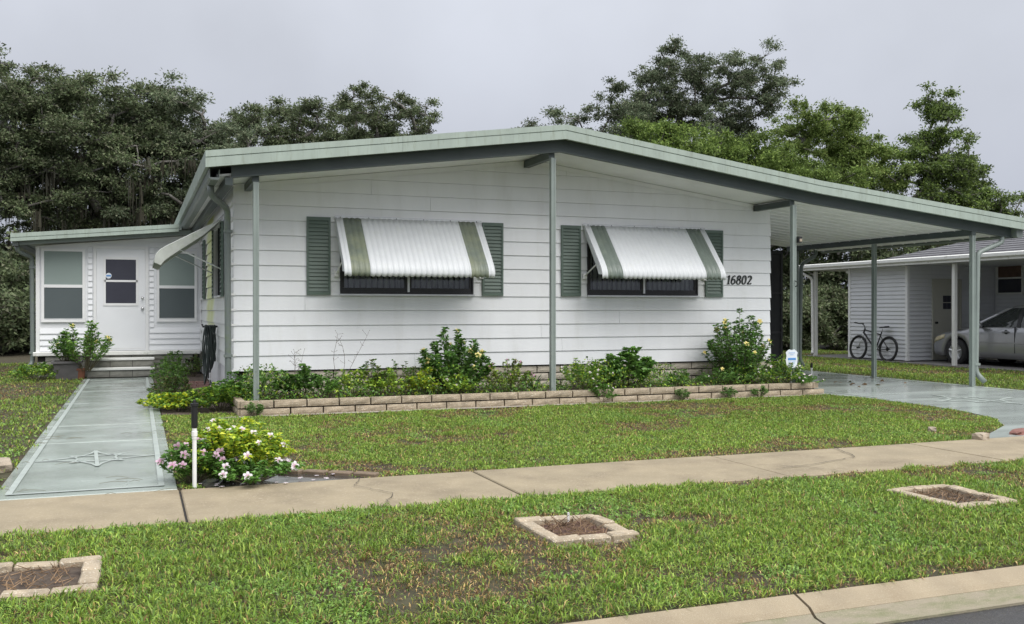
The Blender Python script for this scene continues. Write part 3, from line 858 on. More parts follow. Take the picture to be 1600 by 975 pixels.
# ---- house number
def ribbon(m, pts, w, y):
    """flat stroke lettering with thick and thin strokes, cut from 8 mm plate"""
    P = [Vector((p[0], p[1])) for p in pts]; n = len(P); L_, Rr = [], []
    for i in range(n):
        t = (P[min(i + 1, n - 1)] - P[max(i - 1, 0)]).normalized()
        ww = w * (0.55 + 0.65 * abs(t.y))
        nn = Vector((-t.y, t.x)) * ww / 2
        L_.append(P[i] + nn); Rr.append(P[i] - nn)
    for i in range(n - 1):
        q = [L_[i], L_[i + 1], Rr[i + 1], Rr[i]]
        m.prism([(v.x, v.y) for v in q], 'y', y - .008, y)
def arc(cx, cy, rx, ry, a0, a1, n=14):
    return [(cx + rx * math.cos(R(a0 + (a1 - a0) * i / n)), cy + ry * math.sin(R(a0 + (a1 - a0) * i / n))) for i in range(n + 1)]
DG = {
 '1': [[(.12, .82), (.30, 1.0), (.30, 0.0)], [(.12, .02), (.48, .02)]],
 '6': [[(.52, .88), (.40, .98), (.22, .86), (.10, .60), (.08, .32)] + arc(.31, .30, .23, .29, 180, 540)],
 '8': [arc(.31, .75, .19, .23, -90, 270), arc(.31, .27, .24, .26, 90, 450)],
 '0': [arc(.31, .5, .24, .49, 0, 360, 20)],
 '2': [arc(.30, .73, .22, .25, 165, -25, 10) + [(.40, .45), (.08, .05)], [(.06, .04), (.55, .05), (.56, .16)]],
}
nx = 8.055
for ch in '16802':
    m = MB(); hgt = .148
    for st in DG[ch]:
        ribbon(m, [(nx + (p[0] + .18 * p[1] - .1) * hgt, 1.793 + p[1] * hgt) for p in st], .024, -.026)
    m.build('house_number_digit', M_NUM, H)
    nx += .088 if ch == '1' else .108

# ---- screen wall at the back of the carport
sw = MB().box(8.98, 11.66, 3.30, 3.32, 0.012, 2.62).build('screen_panel', M_SCREEN, H)
for zz in (0.02, 0.85, 1.7, 2.56): MB().box(8.985, 11.655, 3.27, 3.298, zz, zz + .04).build('rail', M_DARKFR, sw)
for xx in (9.0, 9.9, 10.8, 11.6): MB().box(xx, xx + .04, 3.265, 3.2695, .02, 2.6).build('rail', M_DARKFR, sw)
MB().box(9.0, 11.64, 3.4, 6.8, 0.012, 2.6).build('utility_room', M_INT, H)

# small floodlight and hooks on the porch post by the carport
fl = MB().bevbox(8.668, 8.74, -1.15, -1.07, 2.44, 2.54, .008).build('floodlight', M_BLACK, H)
MB().bevbox(8.68, 8.73, -1.162, -1.151, 2.455, 2.50, .004).build('lens', M_STONE, fl)
m = MB(); m.tube([(8.63, -1.10, 1.83), (8.63, -1.16, 1.80), (8.63, -1.16, 1.75), (8.63, -1.12, 1.73)], .007, 6); m.build('hook', M_BLACK, H)

# ------------------------------------------------------------------ annex
AX0, AY = -3.14, 7.40
m = MB()
m.prism([(AX0 + .02, .46), (-.005, .46), (-.005, 2.93), (AX0 + .02, 2.63)], 'y', AY + .001, AY + .1)
m.box(AX0 + .02, AX0 + .1, AY + .101, 11.4, .46, 2.63)
an = m.build('annex_wall', M_VINYL, H)
AW = [(-3.04, -2.24, 1.135, 2.56), (-2.05, -1.075, 0.50, 2.64), (-.88, -.085, 1.135, 2.56)]
z = .52; row = 0
VD = .118
while z < 2.85:
    z0, z1 = z, z + VD - .007
    spans = [(AX0 + .07, -.03)]
    for (xa, xb, wa, wb) in AW:
        if z1 > wa - .05 and z0 < wb + .05: spans = split(spans, xa - .055, xb + .055)
    for a, b in spans:
        # stay under the sloping soffit
        lim = 2.63 + (2.93 - 2.63) * (a - AX0) / 3.14 - .02
        if z1 > lim: a = max(a, AX0 + (z1 + .02 - 2.63) / .30 * 3.14)
        if b - a < .02: continue
        m = MB(); m.prism([(AY, z0), (AY - .024, z0), (AY - .024, z0 + .012), (AY - .004, z1), (AY, z1)], 'x', a, b)
        m.build('siding_board', M_VINYL, an)
    z += VD
MB().box(AX0, AX0 + .068, AY - .03, AY + .03, .46, 2.62).build('corner_post', M_WHITE, H)
MB().box(-.028, .0, AY - .03, AY - .001, .46, 2.9).build('corner_post', M_WHITE, H)
MB().bevbox(AX0 - .05, -.02, AY - .11, AY - .0305, .43, .515, .012).build('sill_board', M_WHITEDIRT, H)

def annex_window(x0, x1, z0, z1):
    m = MB(); y = AY - .03; t = .052
    for (a, b, c, d) in ((x0 - t, x1 + t, z0 - t, z0), (x0 - t, x1 + t, z1, z1 + t), (x0 - t, x0, z0, z1), (x1, x1 + t, z0, z1)):
        m.box(a, b, y - .012, y + .026, c, d)
    w = m.build('annex_window', M_WHITE, H)
    zm = z0 + (z1 - z0) * .49
    MB().box(x0, x1, y - .006, y + .02, zm - .03, zm + .03).build('meeting_rail', M_WHITE, w)
    MB().box(x0, x1, y + .008, y + .012, zm + .03, z1).build('pane', M_SHADE, w, label='upper pane with a pale grey green shade')
    MB().box(x0, x1, y + .006, y + .012, z0, zm - .03).build('pane', M_SHADE2, w, label='darker lower pane')
    MB().box(x0 + .0, x1, y + .002, y + .0055, z0, z0 + .025).build('rail', M_ALU, w)
annex_window(-2.99, -2.29, 1.16, 2.53)
annex_window(-.83, -.135, 1.16, 2.53)
# door
m = MB(); y = AY - .034
for (a, b, c, d) in ((-2.085, -2.03, .516, 2.66), (-1.095, -1.04, .516, 2.66), (-2.03, -1.095, 2.60, 2.66)):
    m.box(a, b, y, y + .03, c, d)
dr = m.build('door', M_WHITE, H)
MB().bevbox(-2.028, -1.097, y + .006, y + .03, .52, 2.598, .003).build('door_leaf', M_VINYL, dr)
for (a, b, c, d) in ((-1.90, -1.235, 1.44, 1.49), (-1.90, -1.235, 2.385, 2.435), (-1.90, -1.855, 1.49, 2.385), (-1.28, -1.235, 1.49, 2.385), (-1.88, -1.25, 1.925, 1.965)):
    MB().box(a, b, y - .008, y + .0055, c, d).build('glazing_frame', M_WHITE, dr)
MB().box(-1.854, -1.281, y + .0, y + .0045, 1.966, 2.384).build('pane', M_DGLASS, dr)
MB().box(-1.854, -1.281, y + .001, y + .0045, 1.491, 1.924).build('pane', M_DGLASS, dr)
MB().box(-2.0, -1.125, y + .001, y + .0055, .56, .575).build('kick_bead', M_WHITE, dr)
for zz, rr in ((1.385, .024), (1.60, .021)):
    m = MB(); m.lathe([(.0001, -.055), (rr * .9, -.05), (rr * 1.2, -.035), (rr * .5, -.02), (rr * .5, -.008), (rr * 1.3, -.006), (rr * 1.3, .004)], (-1.155, y, zz), 'y', 14)
    m.build('knob' if zz < 1.5 else 'deadbolt', M_CHROME, dr, smooth=True)
m = MB(); m.lathe([(.0001, 0), (.058, 0), (.058, .003)], (-1.80, y - .004, 2.05), 'y', 12); st = m.build('sticker', M_SIGNW, dr, label='round white and blue security sticker')
MB().box(-1.845, -1.755, y - .0065, y - .0045, 2.035, 2.065).build('sticker_band', M_SIGNB, dr)
# annex roof with fascia, gutter and downspout
def az(x): return 2.82 + (3.10 - 2.82) * (x + 3.52) / 3.12
m = MB(); m.prism([(-3.50, az(-3.5) - .01), (-.405, az(-.4) - .01), (-.405, az(-.4) - .10), (-3.50, az(-3.5) - .10)], 'y', 6.96, 11.5)
ar = m.build('annex_roof', M_ROOF, H)
fascia(ar, -3.54, -.46, az, 6.955, h=.14)
m = MB(); m.prism([(-3.40, az(-3.4) - .105), (-.02, az(-.02) - .105), (-.02, az(-.02) - .21), (-3.40, az(-3.4) - .21)], 'y', 7.05, 7.12); m.build('beam', M_POST, ar)
m = MB(); m.prism([(-3.40, az(-3.4) - .112), (-.02, az(-.02) - .112), (-.02, az(-.02) - .13), (-3.4, az(-3.4) - .13)], 'y', 7.121, 7.36); m.build('soffit_panel', M_SOFFIT, ar)
m = MB(); m.prism([(-3.52, 2.70), (-3.52, 2.60), (-3.42, 2.60), (-3.40, 2.70)], 'y', 7.0, 11.4); m.build('gutter', M_GUTTER, ar)
downspout([(-3.44, 7.15, 2.62), (-3.44, 7.15, 2.50), (-3.215, 7.45, 2.40), (-3.205, 7.45, .30), (-3.33, 7.3, .12)], M_GUTTER, bands=[(-3.205, 7.45, 2.2), (-3.205, 7.45, .5)])
MB().box(AX0 + .03, -.03, AY - .02, AY + .02, -.02, .429).build('skirting', M_MORTAR, H)
SKG = [rough_block('annex_block', 0.392, 0.05, 0.1, M_BLOCKG, 40 + i) for i in range(4)]
ask = MB().box(AX0 + .04, -.04, AY - .015, AY - .005, .0, .425).build('annex_skirting', M_MORTAR, H)
for r_ in range(4):
    for i in range(8):
        cx = AX0 + .22 + .4 * i + (.15 if r_ % 2 else 0)
        if cx < -.2: inst('block', SKG[(i + r_ * 2) % 4], ask, (cx, AY - .07, .0 + .107 * r_))

# ------------------------------------------------------------------ steps
stp = thing('entry_steps', 'low block steps with white edged treads below the annex door', 'steps', (-1.57, 7.0, 0))
SKS = [rough_block('step_block', 0.41, 0.1, 0.125, M_BLOCKG, 60 + i) for i in range(4)]
for (yf, yb, zt) in ((6.68, 6.98, .205), (6.98, 7.27, .385)):
    MB().bevbox(-2.20, -.93, yf, yb, zt - .045, zt, .006).build('tread', M_WHITEDIRT, stp)
    MB().box(-2.16, -.97, yf + .05, yb, 0.0, zt - .046).build('riser', M_MORTAR, stp)
    for i in range(3):
        inst('block', SKS[i], stp, (-2.185 + .21 + .418 * i, yf + .03, zt - .18))
    if zt > .3: pass

# ------------------------------------------------------------------ planter wall of two courses
pw = thing('planter_wall', 'low tan split-face block planter wall along the house front', 'planter', (4.4, -1.25, 0))
PB = [rough_block('planter_block', .405, .1, .087, M_BLOCK, 80 + i) for i in range(6)]
MB().box(-.02, 8.93, -1.2, -1.16, -.02, .172).build('mortar_core', M_MORTAR, pw)
for r_ in range(2):
    x = -.03; i = 0
    if r_ == 0:
        inst('block', PB[1], pw, (x + .106, -1.262, -.004), (0, 0, 0), (.5, 1, 1)); x += .212
    while x < 8.75:
        sag = .012 * math.sin(x * .9)
        inst('block', PB[(i * 5 + r_ * 2) % 6], pw, (x + .212, -1.262 + random.uniform(-.006, .006) + (.012 if r_ else 0), -.004 + .104 * r_), (0, 0, random.uniform(-.012, .012)))
        x += .424; i += 1
for r_ in range(2):          # returns at both ends
    for i in range(3):
        inst('block', PB[(i + r_) % 6], pw, (9.0, -1.02 + .42 * i, -.004 + .104 * r_), (0, 0, R(90)))
        inst('block', PB[(i + r_ + 3) % 6], pw, (-.06, -1.02 + .42 * i, -.004 + .104 * r_), (0, 0, R(-90)))
m = MB(); bx, by = np.meshgrid(np.linspace(-.02, 8.9, 120), np.linspace(-1.17, .03, 16))
bz = .145 + .018 * np.sin(bx * 7 + by * 9) + .012 * np.sin(bx * 19.1 - by * 13) 
Vb = np.stack([bx.ravel(), by.ravel(), bz.ravel()], 1)
Fb = np.array([(j * 120 + i, j * 120 + i + 1, (j + 1) * 120 + i + 1, (j + 1) * 120 + i) for j in range(15) for i in range(119)])
np_mesh('planter_soil', Vb, Fb, M_SOIL, pw, smooth=True)
# gravel footing strip in front of the planter
m = MB(); m.add([(-.3, -1.42, .004), (9.0, -1.42, .004), (9.0, -1.2, .004), (-.3, -1.2, .004)], [(0, 1, 2, 3)])
structure(m.build('footing_strip', pmat('footing', (.30, .27, .23), .9, .3, 30, bump=.6, bscale=60)), 'narrow grey mortar footing strip before the planter wall', 'footing')

# ------------------------------------------------------------------ edging rings on the verge
def ring(name, label, cx, cy, w, d, soilmat, seed):
    r = random.Random(seed)
    t = thing(name, label, 'edging', (cx, cy, 0), group='square block edgings on the verge')
    L_ = .2; h = .032; bw = .092
    bl = MB().bevbox(-L_ / 2 + .003, L_ / 2 - .003, -bw / 2, bw / 2, -.04, h, .008)
    me = bl.mesh('edging_block', M_BLOCK)
    nx_, ny_ = max(2, round(w / L_)), max(2, round((d - 2 * bw) / L_))
    for i in range(nx_):
        for sy in (-1, 1):
            inst('block', me, t, (cx - w / 2 + w * (i + .5) / nx_, cy + sy * (d / 2 - bw / 2), r.uniform(-.010, .006)), (r.uniform(-.05, .05), r.uniform(-.04, .04), r.uniform(-.06, .06)), (w / nx_ / L_, 1, 1))
    for i in range(ny_):
        for sx in (-1, 1):
            inst('block', me, t, (cx + sx * (w / 2 - bw / 2), cy - d / 2 + bw + (d - 2 * bw) * (i + .5) / ny_, r.uniform(-.010, .006)), (r.uniform(-.05, .05), r.uniform(-.04, .04), R(90) + r.uniform(-.06, .06)), ((d - 2 * bw) / ny_ / L_, 1, 1))
    n = 22
    gx, gy = np.meshgrid(np.linspace(cx - w / 2 + bw * .8, cx + w / 2 - bw * .8, n), np.linspace(cy - d / 2 + bw * .8, cy + d / 2 - bw * .8, n))
    gz = -.004 + rng.normal(0, .006, gx.shape)
    F = np.array([(j * n + i, j * n + i + 1, (j + 1) * n + i + 1, (j + 1) * n + i) for j in range(n - 1) for i in range(n - 1)])
    np_mesh('soil', np.stack([gx.ravel(), gy.ravel(), gz.ravel()], 1), F, soilmat, t)
    # dead stems and mulch chips
    m = MB()
    for i in range(150):
        px, py = r.uniform(cx - w / 2 + bw, cx + w / 2 - bw), r.uniform(cy - d / 2 + bw, cy + d / 2 - bw)
        a, l, e = r.uniform(0, 6.3), r.uniform(.03, .11), r.uniform(-.1, .7)
        q = (px + math.cos(a) * l * math.cos(e), py + math.sin(a) * l * math.cos(e), .012 + l * max(0, math.sin(e)))
        if abs(q[0] - cx) > w / 2 - bw or abs(q[1] - cy) > d / 2 - bw: continue
        m.tube([(px, py, .006), q], [.0035, .0015], 3, cap=False)
    m.build('dead_stems', pmat('dead_stem_' + name, (.20, .13, .075), .9, .5, 9), t)['kind'] = 'stuff'
    return t
RINGS = [(-1.86, -8.66, .86, .66), (1.27, -8.62, .56, .66), (4.24, -8.66, .56, .68)]
ring('block_edging', 'square tan block edging with dark soil, cut off by the left edge', *RINGS[0], M_SOIL, 1)
r2 = ring('block_edging', 'square tan block edging around red mulch and a white stake', *RINGS[1], M_MULCH, 2)
ring('block_edging', 'small square block edging with weedy soil nearest the driveway', *RINGS[2], M_SOIL, 3)
m = MB(); m.bevbox(1.315, 1.331, -8.415, -8.408, 0, .07, .003); props(m.build('plant_stake', M_PVC), 'small white plastic plant tag in the mulch ring', 'plant tag')


# ------------------------------------------------------------------ plants
def unit(a):
    return a / np.maximum(np.linalg.norm(a, axis=1, keepdims=True), 1e-9)

def leaf_quads(P, D, Ln, Wd, rnd, fold=0.25, droop=0.25):
    """kite shaped leaves: base P, direction D, length Ln, width Wd"""
    n = len(P)
    D = unit(D)
    A = rnd.normal(size=(n, 3)); A[:, 2] *= 0.4
    Sd = unit(np.cross(D, np.array([0, 0, 1.0]) + 0.6 * A))
    Nn = np.cross(Sd, D)
    Ln = np.asarray(Ln).reshape(-1, 1); Wd = np.asarray(Wd).reshape(-1, 1)
    mid = P + D * Ln * 0.45
    V = np.stack([P, mid + Sd * Wd / 2 + Nn * Wd * fold, P + D * Ln - np.array([0, 0, 1.0]) * Ln * droop, mid - Sd * Wd / 2 + Nn * Wd * fold], 1).reshape(-1, 3)
    F = np.arange(4 * n).reshape(n, 4)
    return V, F

def leaf_tris(P, D, Ln, Wd, rnd):
    """one small bent-off triangle per leaf, for crowns"""
    n = len(P); D = unit(D); Sd = unit(np.cross(D, rnd.normal(size=(n, 3)) + [0, 0, .8]))
    Ln = Ln.reshape(-1, 1); Wd = Wd.reshape(-1, 1)
    V = np.stack([P - Sd * Wd * .5, P + Sd * Wd * .5 + D * Ln * .3, P + D * Ln], 1).reshape(-1, 3)
    return V, np.arange(3 * n).reshape(n, 3)

def vary(cols, n, rnd, amp=0.25, reps=4):
    c = np.asarray(cols)[rnd.integers(0, len(cols), n)]
    c = c * (1 + rnd.uniform(-amp, amp, (n, 1)))
    return np.repeat(c, reps, axis=0)

def flowers(pts, nrm, size, petal, eye, rnd, name, parent, np_=5):
    VV, FF, CC = [], [], []
    for p, d in zip(pts, nrm):
        d = d / np.linalg.norm(d)
        a = np.cross(d, [0.3, 0.2, 0.9]); a /= np.linalg.norm(a); b = np.cross(d, a)
        s = size * rnd.uniform(.75, 1.15); ph = rnd.uniform(0, 6.28)
        col = np.array(petal) * rnd.uniform(.85, 1.1)
        for k in range(np_):
            t = ph + 2 * math.pi * k / np_
            r1 = a * math.cos(t) + b * math.sin(t); sd = -a * math.sin(t) + b * math.cos(t)
            w = s * .66
            base = len(VV)
            VV += [p, p + r1 * s * .55 + sd * w * .55 + d * s * .12, p + r1 * s * .98 + sd * w * .3 + d * s * .05, p + r1 * s * .98 - sd * w * .3 + d * s * .05, p + r1 * s * .55 - sd * w * .55 + d * s * .12]
            FF.append([base, base + 1, base + 2, base + 3, base + 4])
            CC += [np.array(eye), col, col, col, col]
    F = np.array(FF)
    return np_mesh(name, np.array(VV), F, L_PETAL, parent, np.clip(np.array(CC), 0, .95))

def bush(name, label, loc, rad, h, stems=14, per=26, leaf=(.07, .028), cols=((.05, .10, .02),), fl=None, seed=0, cat='bush', group=None, spread=1.0, bare=0.25, up=0.5, lean=(0, 0), stemcol=None):
    """a many-stemmed plant: real stems, leaves set along them, flowers at the tips"""
    rnd = np.random.default_rng(seed)
    stems = int(stems * 1.45); per = int(per * 1.7); rad *= 1.22
    t = thing(name, label, cat, loc, group)
    L0 = np.array(loc, float)
    P, D, tips, tdir = [], [], [], []
    m = MB()
    for i in range(stems):
        a = 2 * math.pi * (i + rnd.uniform(-.4, .4)) * 0.618034
        rr = math.sqrt(rnd.uniform(.02, 1)) * rad * spread
        hh = h * (1 - .55 * (rr / max(rad, 1e-6)) ** 2) * rnd.uniform(.82, 1.06)
        tip = L0 + np.array([math.cos(a) * rr + lean[0] * hh, math.sin(a) * rr * .8 + lean[1] * hh, hh])
        b0 = L0 + np.array([math.cos(a) * rr * .18, math.sin(a) * rr * .18, 0])
        ctrl = b0 * .5 + tip * .5 + np.array([math.cos(a) * rr * .15, math.sin(a) * rr * .15, hh * .12]) + rnd.normal(0, .02, 3)
        ts = np.linspace(0, 1, 7)[:, None]
        cur = (1 - ts) ** 2 * b0 + 2 * ts * (1 - ts) * ctrl + ts ** 2 * tip
        m.tube([tuple(q) for q in cur], [.006 * (1 - .75 * k / 6) * max(.7, h / .7) for k in range(7)], 4, cap=False)
        tt = rnd.uniform(bare, 1, per)[:, None] ** .8
        pp = (1 - tt) ** 2 * b0 + 2 * tt * (1 - tt) * ctrl + tt ** 2 * tip
        ax = unit(np.repeat((tip - ctrl)[None], per, 0))
        ang = rnd.uniform(0, 6.28, per)
        dd = np.stack([np.cos(ang), np.sin(ang), rnd.uniform(-.2, .6, per)], 1) + ax * up
        P.append(pp + unit(dd) * .01); D.append(dd)
        k = 7                                       # rosette at the tip
        ang = rnd.uniform(0, 6.28, k)
        P.append(np.repeat(tip[None], k, 0)); D.append(np.stack([np.cos(ang), np.sin(ang), rnd.uniform(.2, 1.2, k)], 1))
        tips.append(tip + np.array([0, 0, .015])); tdir.append(np.array([math.cos(a) * rr / rad * .6, math.sin(a) * rr / rad * .6 - .9, .75]) + rnd.normal(0, .3, 3))
    m.build('stems', M_STEM, t, recalc=False)
    P = np.concatenate(P); D = np.concatenate(D); n = len(P)
    V, F = leaf_quads(P, D, rnd.uniform(.6, 1.15, n) * leaf[0], rnd.uniform(.75, 1.2, n) * leaf[1], rnd)
    np_mesh('foliage', V, F, L_LEAF, t, vary(cols, n, rnd))
    if fl:
        cnt, size, petal, eye = fl
        idx = rnd.permutation(len(tips))
        pts, nr = [], []
        for j in range(cnt):
            q = tips[idx[j % len(tips)]] + rnd.normal(0, .03, 3) * (j >= len(tips)) + (rnd.normal(0, .04, 3) if j >= len(tips) else 0)
            pts.append(q); nr.append(tdir[idx[j % len(tips)]])
        for q, d in zip(pts, nr):
            flowers([q], [d], size, petal, eye, rnd, 'flower', t)
    return t

G_DK = ((.045, .10, .026), (.06, .12, .03), (.036, .075, .022), (.08, .145, .036))
G_MD = ((.06, .13, .03), (.08, .16, .035), (.05, .10, .025))
G_YL = ((.16, .24, .03), (.22, .28, .04), (.10, .17, .03), (.07, .13, .03))
G_LM = ((.30, .34, .035), (.36, .36, .04), (.20, .27, .04), (.12, .20, .03), (.26, .30, .03))
G_BR = ((.07, .075, .035), (.09, .085, .04), (.06, .05, .03), (.08, .12, .03))
YEL, PINK, WHT = (.82, .70, .26), (.66, .40, .54), (.84, .77, .81)
EY, EP = (.75, .48, .05), (.62, .22, .40)
zb = .15
bush('flowering_shrub', 'dark green shrub with pale yellow flowers before the wall between the windows', (3.04, -.62, zb), .45, .92, 32, 44, (.09, .032), G_DK + G_MD[:1], (12, .048, YEL, EY), 1, 'shrub')
bush('flowering_shrub', 'tall airy yellow flowered shrub at the carport end of the bed', (7.92, -.62, zb), .50, 1.20, 38, 44, (.085, .03), G_DK + G_MD, (13, .045, YEL, EY), 2, 'shrub', bare=.05, up=.3)
bush('leafy_shrub', 'dark broad leaved shrub beside the left porch post', (.82, -.7, zb), .26, .52, 14, 24, (.085, .035), G_DK, None, 3, 'shrub')
bush('garden_plant', 'low mixed green plant touching the left porch post', (.40, -.62, zb), .26, .40, 14, 18, (.05, .02), G_MD, None, 4, 'plant')
bush('garden_plant', 'green plant under the left shutter of the first window', (1.16, -.8, zb), .24, .38, 14, 20, (.05, .022), G_MD, None, 5, 'plant')
bush('garden_plant', 'lime tipped plant below the dry weed stalks', (1.52, -.72, zb), .26, .44, 14, 20, (.06, .024), G_YL, None, 6, 'plant')
bush('garden_plant', 'dark stalked plant with a tall tip under the first window', (1.80, -.66, zb), .20, .54, 10, 16, (.06, .024), G_DK + G_BR, None, 7, 'plant')
bush('garden_plant', 'yellow green plant under the middle of the first window', (1.98, -.84, zb), .24, .38, 14, 20, (.06, .026), G_YL, None, 8, 'plant')
bush('garden_plant', 'spindly brownish green plant among the stalks under the first window', (2.22, -.66, zb), .24, .50, 14, 16, (.05, .02), G_BR + G_MD, None, 9, 'plant')
bush('garden_plant', 'bright lime plant just left of the yellow flowered shrub', (2.52, -.82, zb), .24, .38, 14, 22, (.06, .026), G_LM + G_YL, None, 10, 'plant')
bush('garden_plant', 'lime green plant at the foot of the dark yellow flowered shrub', (2.95, -.98, zb), .26, .30, 14, 18, (.055, .024), G_YL, (4, .022, WHT, EP), 11, 'plant')
bush('periwinkle', 'pink flowered reddish green plant left of the middle porch post', (3.78, -.84, zb), .34, .50, 22, 24, (.05, .021), G_YL + G_BR, (16, .02, PINK, EP), 12, 'flower')
bush('periwinkle', 'pink flowered plant spilling over the planter right of the middle post', (4.92, -.98, zb), .42, .48, 26, 26, (.05, .021), G_YL + G_MD, (22, .02, WHT, EP), 13, 'flower')
bush('periwinkle', 'green plant trailing over the planter wall below the pink flowers', (5.10, -1.24, .02), .20, .24, 12, 20, (.045, .02), G_MD, (4, .018, WHT, EP), 33, 'flower')
bush('leafy_shrub', 'broad leaved green shrub under the left end of the second window', (5.82, -.74, zb), .38, .62, 20, 24, (.11, .055), G_DK + G_MD, None, 14, 'shrub')
bush('leafy_shrub', 'narrow dark shrub beside the broad leaved one', (5.48, -.66, zb), .22, .58, 10, 18, (.09, .04), G_DK, None, 34, 'shrub')
bush('garden_plant', 'low dark green mound under the right shutter', (6.82, -.82, zb), .32, .27, 20, 26, (.045, .02), G_DK, (3, .02, WHT, EP), 15, 'plant')
bush('periwinkle', 'white flowered plant in the far corner of the bed by the security sign', (8.42, -1.0, zb), .38, .42, 24, 26, (.05, .022), G_MD + G_YL, (22, .024, WHT, EP), 16, 'flower')
bush('periwinkle', 'trailing flowers tumbling over the end of the planter wall', (8.80, -1.14, zb), .26, .16, 16, 20, (.045, .02), G_MD, (10, .022, WHT, EP), 17, 'flower')
bush('garden_plant', 'dark plant at the foot of the tall yellow flowered shrub', (7.55, -.9, zb), .34, .34, 18, 22, (.05, .021), G_DK, (2, .035, YEL, EY), 18, 'plant')
for i, (wx, lab) in enumerate(((6.38, 'small weed tuft against the planter wall under the second window'), (7.22, 'small weed tuft against the planter wall below the right shutter'), (7.78, 'tiny weed on the planter wall below the tall shrub'), (.14, 'dark weed tuft at the left end of the planter wall'))):
    bush('weed', lab, (wx, -1.36, .0), .12, .18, 10, 16, (.04, .014), G_DK, None, 20 + i, 'weed')
rnd = np.random.default_rng(77)
n = 17000
gx = rnd.uniform(.05, 8.85, n); gy = rnd.uniform(-1.16, -.08, n)
hump = np.clip(np.sin(gx * 5.1) * .5 + np.sin(gx * 2.3 + 1) * .5 + .55, 0, 1.3)
kp = rnd.random(n) < .25 + .75 * np.clip(hump, 0, 1)
gx, gy, hump = gx[kp], gy[kp], hump[kp]; n = len(gx)
P = np.stack([gx, gy, zb + .01 + rnd.uniform(0, 1, n) ** 1.4 * .28 * (hump + .3)], 1)
V, F = leaf_quads(P, rnd.normal(size=(n, 3)) + [0, -.5, .5], rnd.uniform(.03, .07, n), rnd.uniform(.014, .03, n), rnd)
props(np_mesh('ground_cover_foliage', V, F, L_LEAF, None, vary(G_MD + G_YL + G_DK + G_BR[:1], n, rnd)), 'low mixed greenery filling the planter bed between the shrubs', 'ground cover', kind='stuff')
# strap leaved plant by the middle post
t = thing('strap_leaf_plant', 'dark strap leaved plant beside the middle porch post', 'plant', (4.22, -.72, zb))
rnd = np.random.default_rng(5); n = 16
for i in range(n):
    a = rnd.uniform(0, 6.28); l = rnd.uniform(.25, .42); e = rnd.uniform(.6, 1.35); w = .03
    c = np.array([4.22, -.72, zb]); hd = np.array([math.cos(a), math.sin(a), 0]); sd = np.array([-math.sin(a), math.cos(a), 0]) * w / 2
    pts = [c + hd * l * math.cos(e) * s + np.array([0, 0, l * (math.sin(e) * s - .25 * s * s)]) for s in (0, .35, .7, 1)]
    V = np.array([pts[0] - sd * .6, pts[0] + sd * .6, pts[1] - sd, pts[1] + sd, pts[2] - sd * .8, pts[2] + sd * .8, pts[3], pts[3] + sd * .05])
    np_mesh('leaf', V, np.array([(0, 1, 3, 2), (2, 3, 5, 4), (4, 5, 7, 6)]), L_LEAF, t, np.tile(np.array([.03, .06, .02]) * rnd.uniform(.7, 1.6), (8, 1)))
# dry weed stalks
def dry_stalk(label, x, y, h, seed):
    r = random.Random(seed); t = thing('dry_weed', label, 'weed', (x, y, zb)); m = MB()
    for k in range(3):
        p = Vector((x + r.uniform(-.03, .03), y, zb)); pts = [p]; d = Vector((r.uniform(-.25, .25), r.uniform(-.1, .1), 1))
        for i in range(7):
            p = p + d * h / 7 * r.uniform(.8, 1.1); d.x += r.uniform(-.22, .22); pts.append(p.copy())
            if i > 2:
                for q in range(2):
                    e = p + Vector((r.uniform(-.09, .09), r.uniform(-.04, .04), r.uniform(.0, .1)))
                    m.tube([p, e], [.0022, .0016], 3, cap=False); m.lathe([(.0005, -.006), (.005, 0), (.0005, .008)], e, 'z', 5)
        m.tube(pts, [.004 - .0003 * i for i in range(8)], 4, cap=False)
    m.build('stalk', pmat('dry_stalk_%d' % seed, (.16, .13, .12), .9, .2, 9), t)
dry_stalk('shorter dry weed stalk standing against the white wall', .80, -.42, .60, 1)
dry_stalk('taller dry weed stalk under the first window', 1.38, -.42, .86, 2)

# bed left of the house and round the walk
bush('garden_plant', 'bushy green plant beside the steps end of the walk', (-.74, 4.3, 0), .30, .56, 20, 18, (.06, .022), G_MD + G_YL[2:], None, 41, 'plant')
bush('garden_plant', 'green feathery plant along the walk before the red pavers', (-.74, 2.6, 0), .30, .48, 20, 18, (.06, .02), G_MD + G_YL[2:], None, 42, 'plant')
bush('garden_plant', 'reddish based green plant at the middle of the walk edge', (-.78, 1.2, 0), .28, .40, 22, 24, (.06, .02), G_DK + G_BR, None, 43, 'plant')
bush('garden_plant', 'variegated lime ground cover at the near end of the side bed', (-.74, -.25, 0), .34, .24, 30, 24, (.06, .032), G_LM + G_MD, None, 44, 'plant')
bush('garden_plant', 'lime ground cover on the walk edge of the side bed', (-.98, .25, 0), .22, .20, 20, 20, (.06, .03), G_LM + G_YL, None, 45, 'plant')
bush('garden_plant', 'mixed green clump below the front downspout', (-.22, -.50, 0), .40, .40, 30, 26, (.065, .032), G_MD + G_YL, (4, .022, PINK, EP), 46, 'plant')
bush('garden_plant', 'taller green clump between downspout and porch post', (.02, -.35, 0), .28, .50, 22, 24, (.06, .028), G_MD, None, 47, 'plant')
bush('garden_plant', 'thin dark climber under the annex window beside the steps', (-.55, 6.9, 0), .26, .55, 14, 12, (.06, .026), G_DK, None, 48, 'plant')
bush('garden_plant', 'dark scrubby plant in the corner between annex and house', (-.2, 6.6, 0), .22, .42, 14, 18, (.05, .02), G_DK + G_BR, None, 49, 'plant')
m = MB(); m.add([(-.96, -.8, .006), (.0, -1.1, .006), (.04, 7.3, .006), (-.96, 7.3, .006)], [(0, 1, 2, 3)])
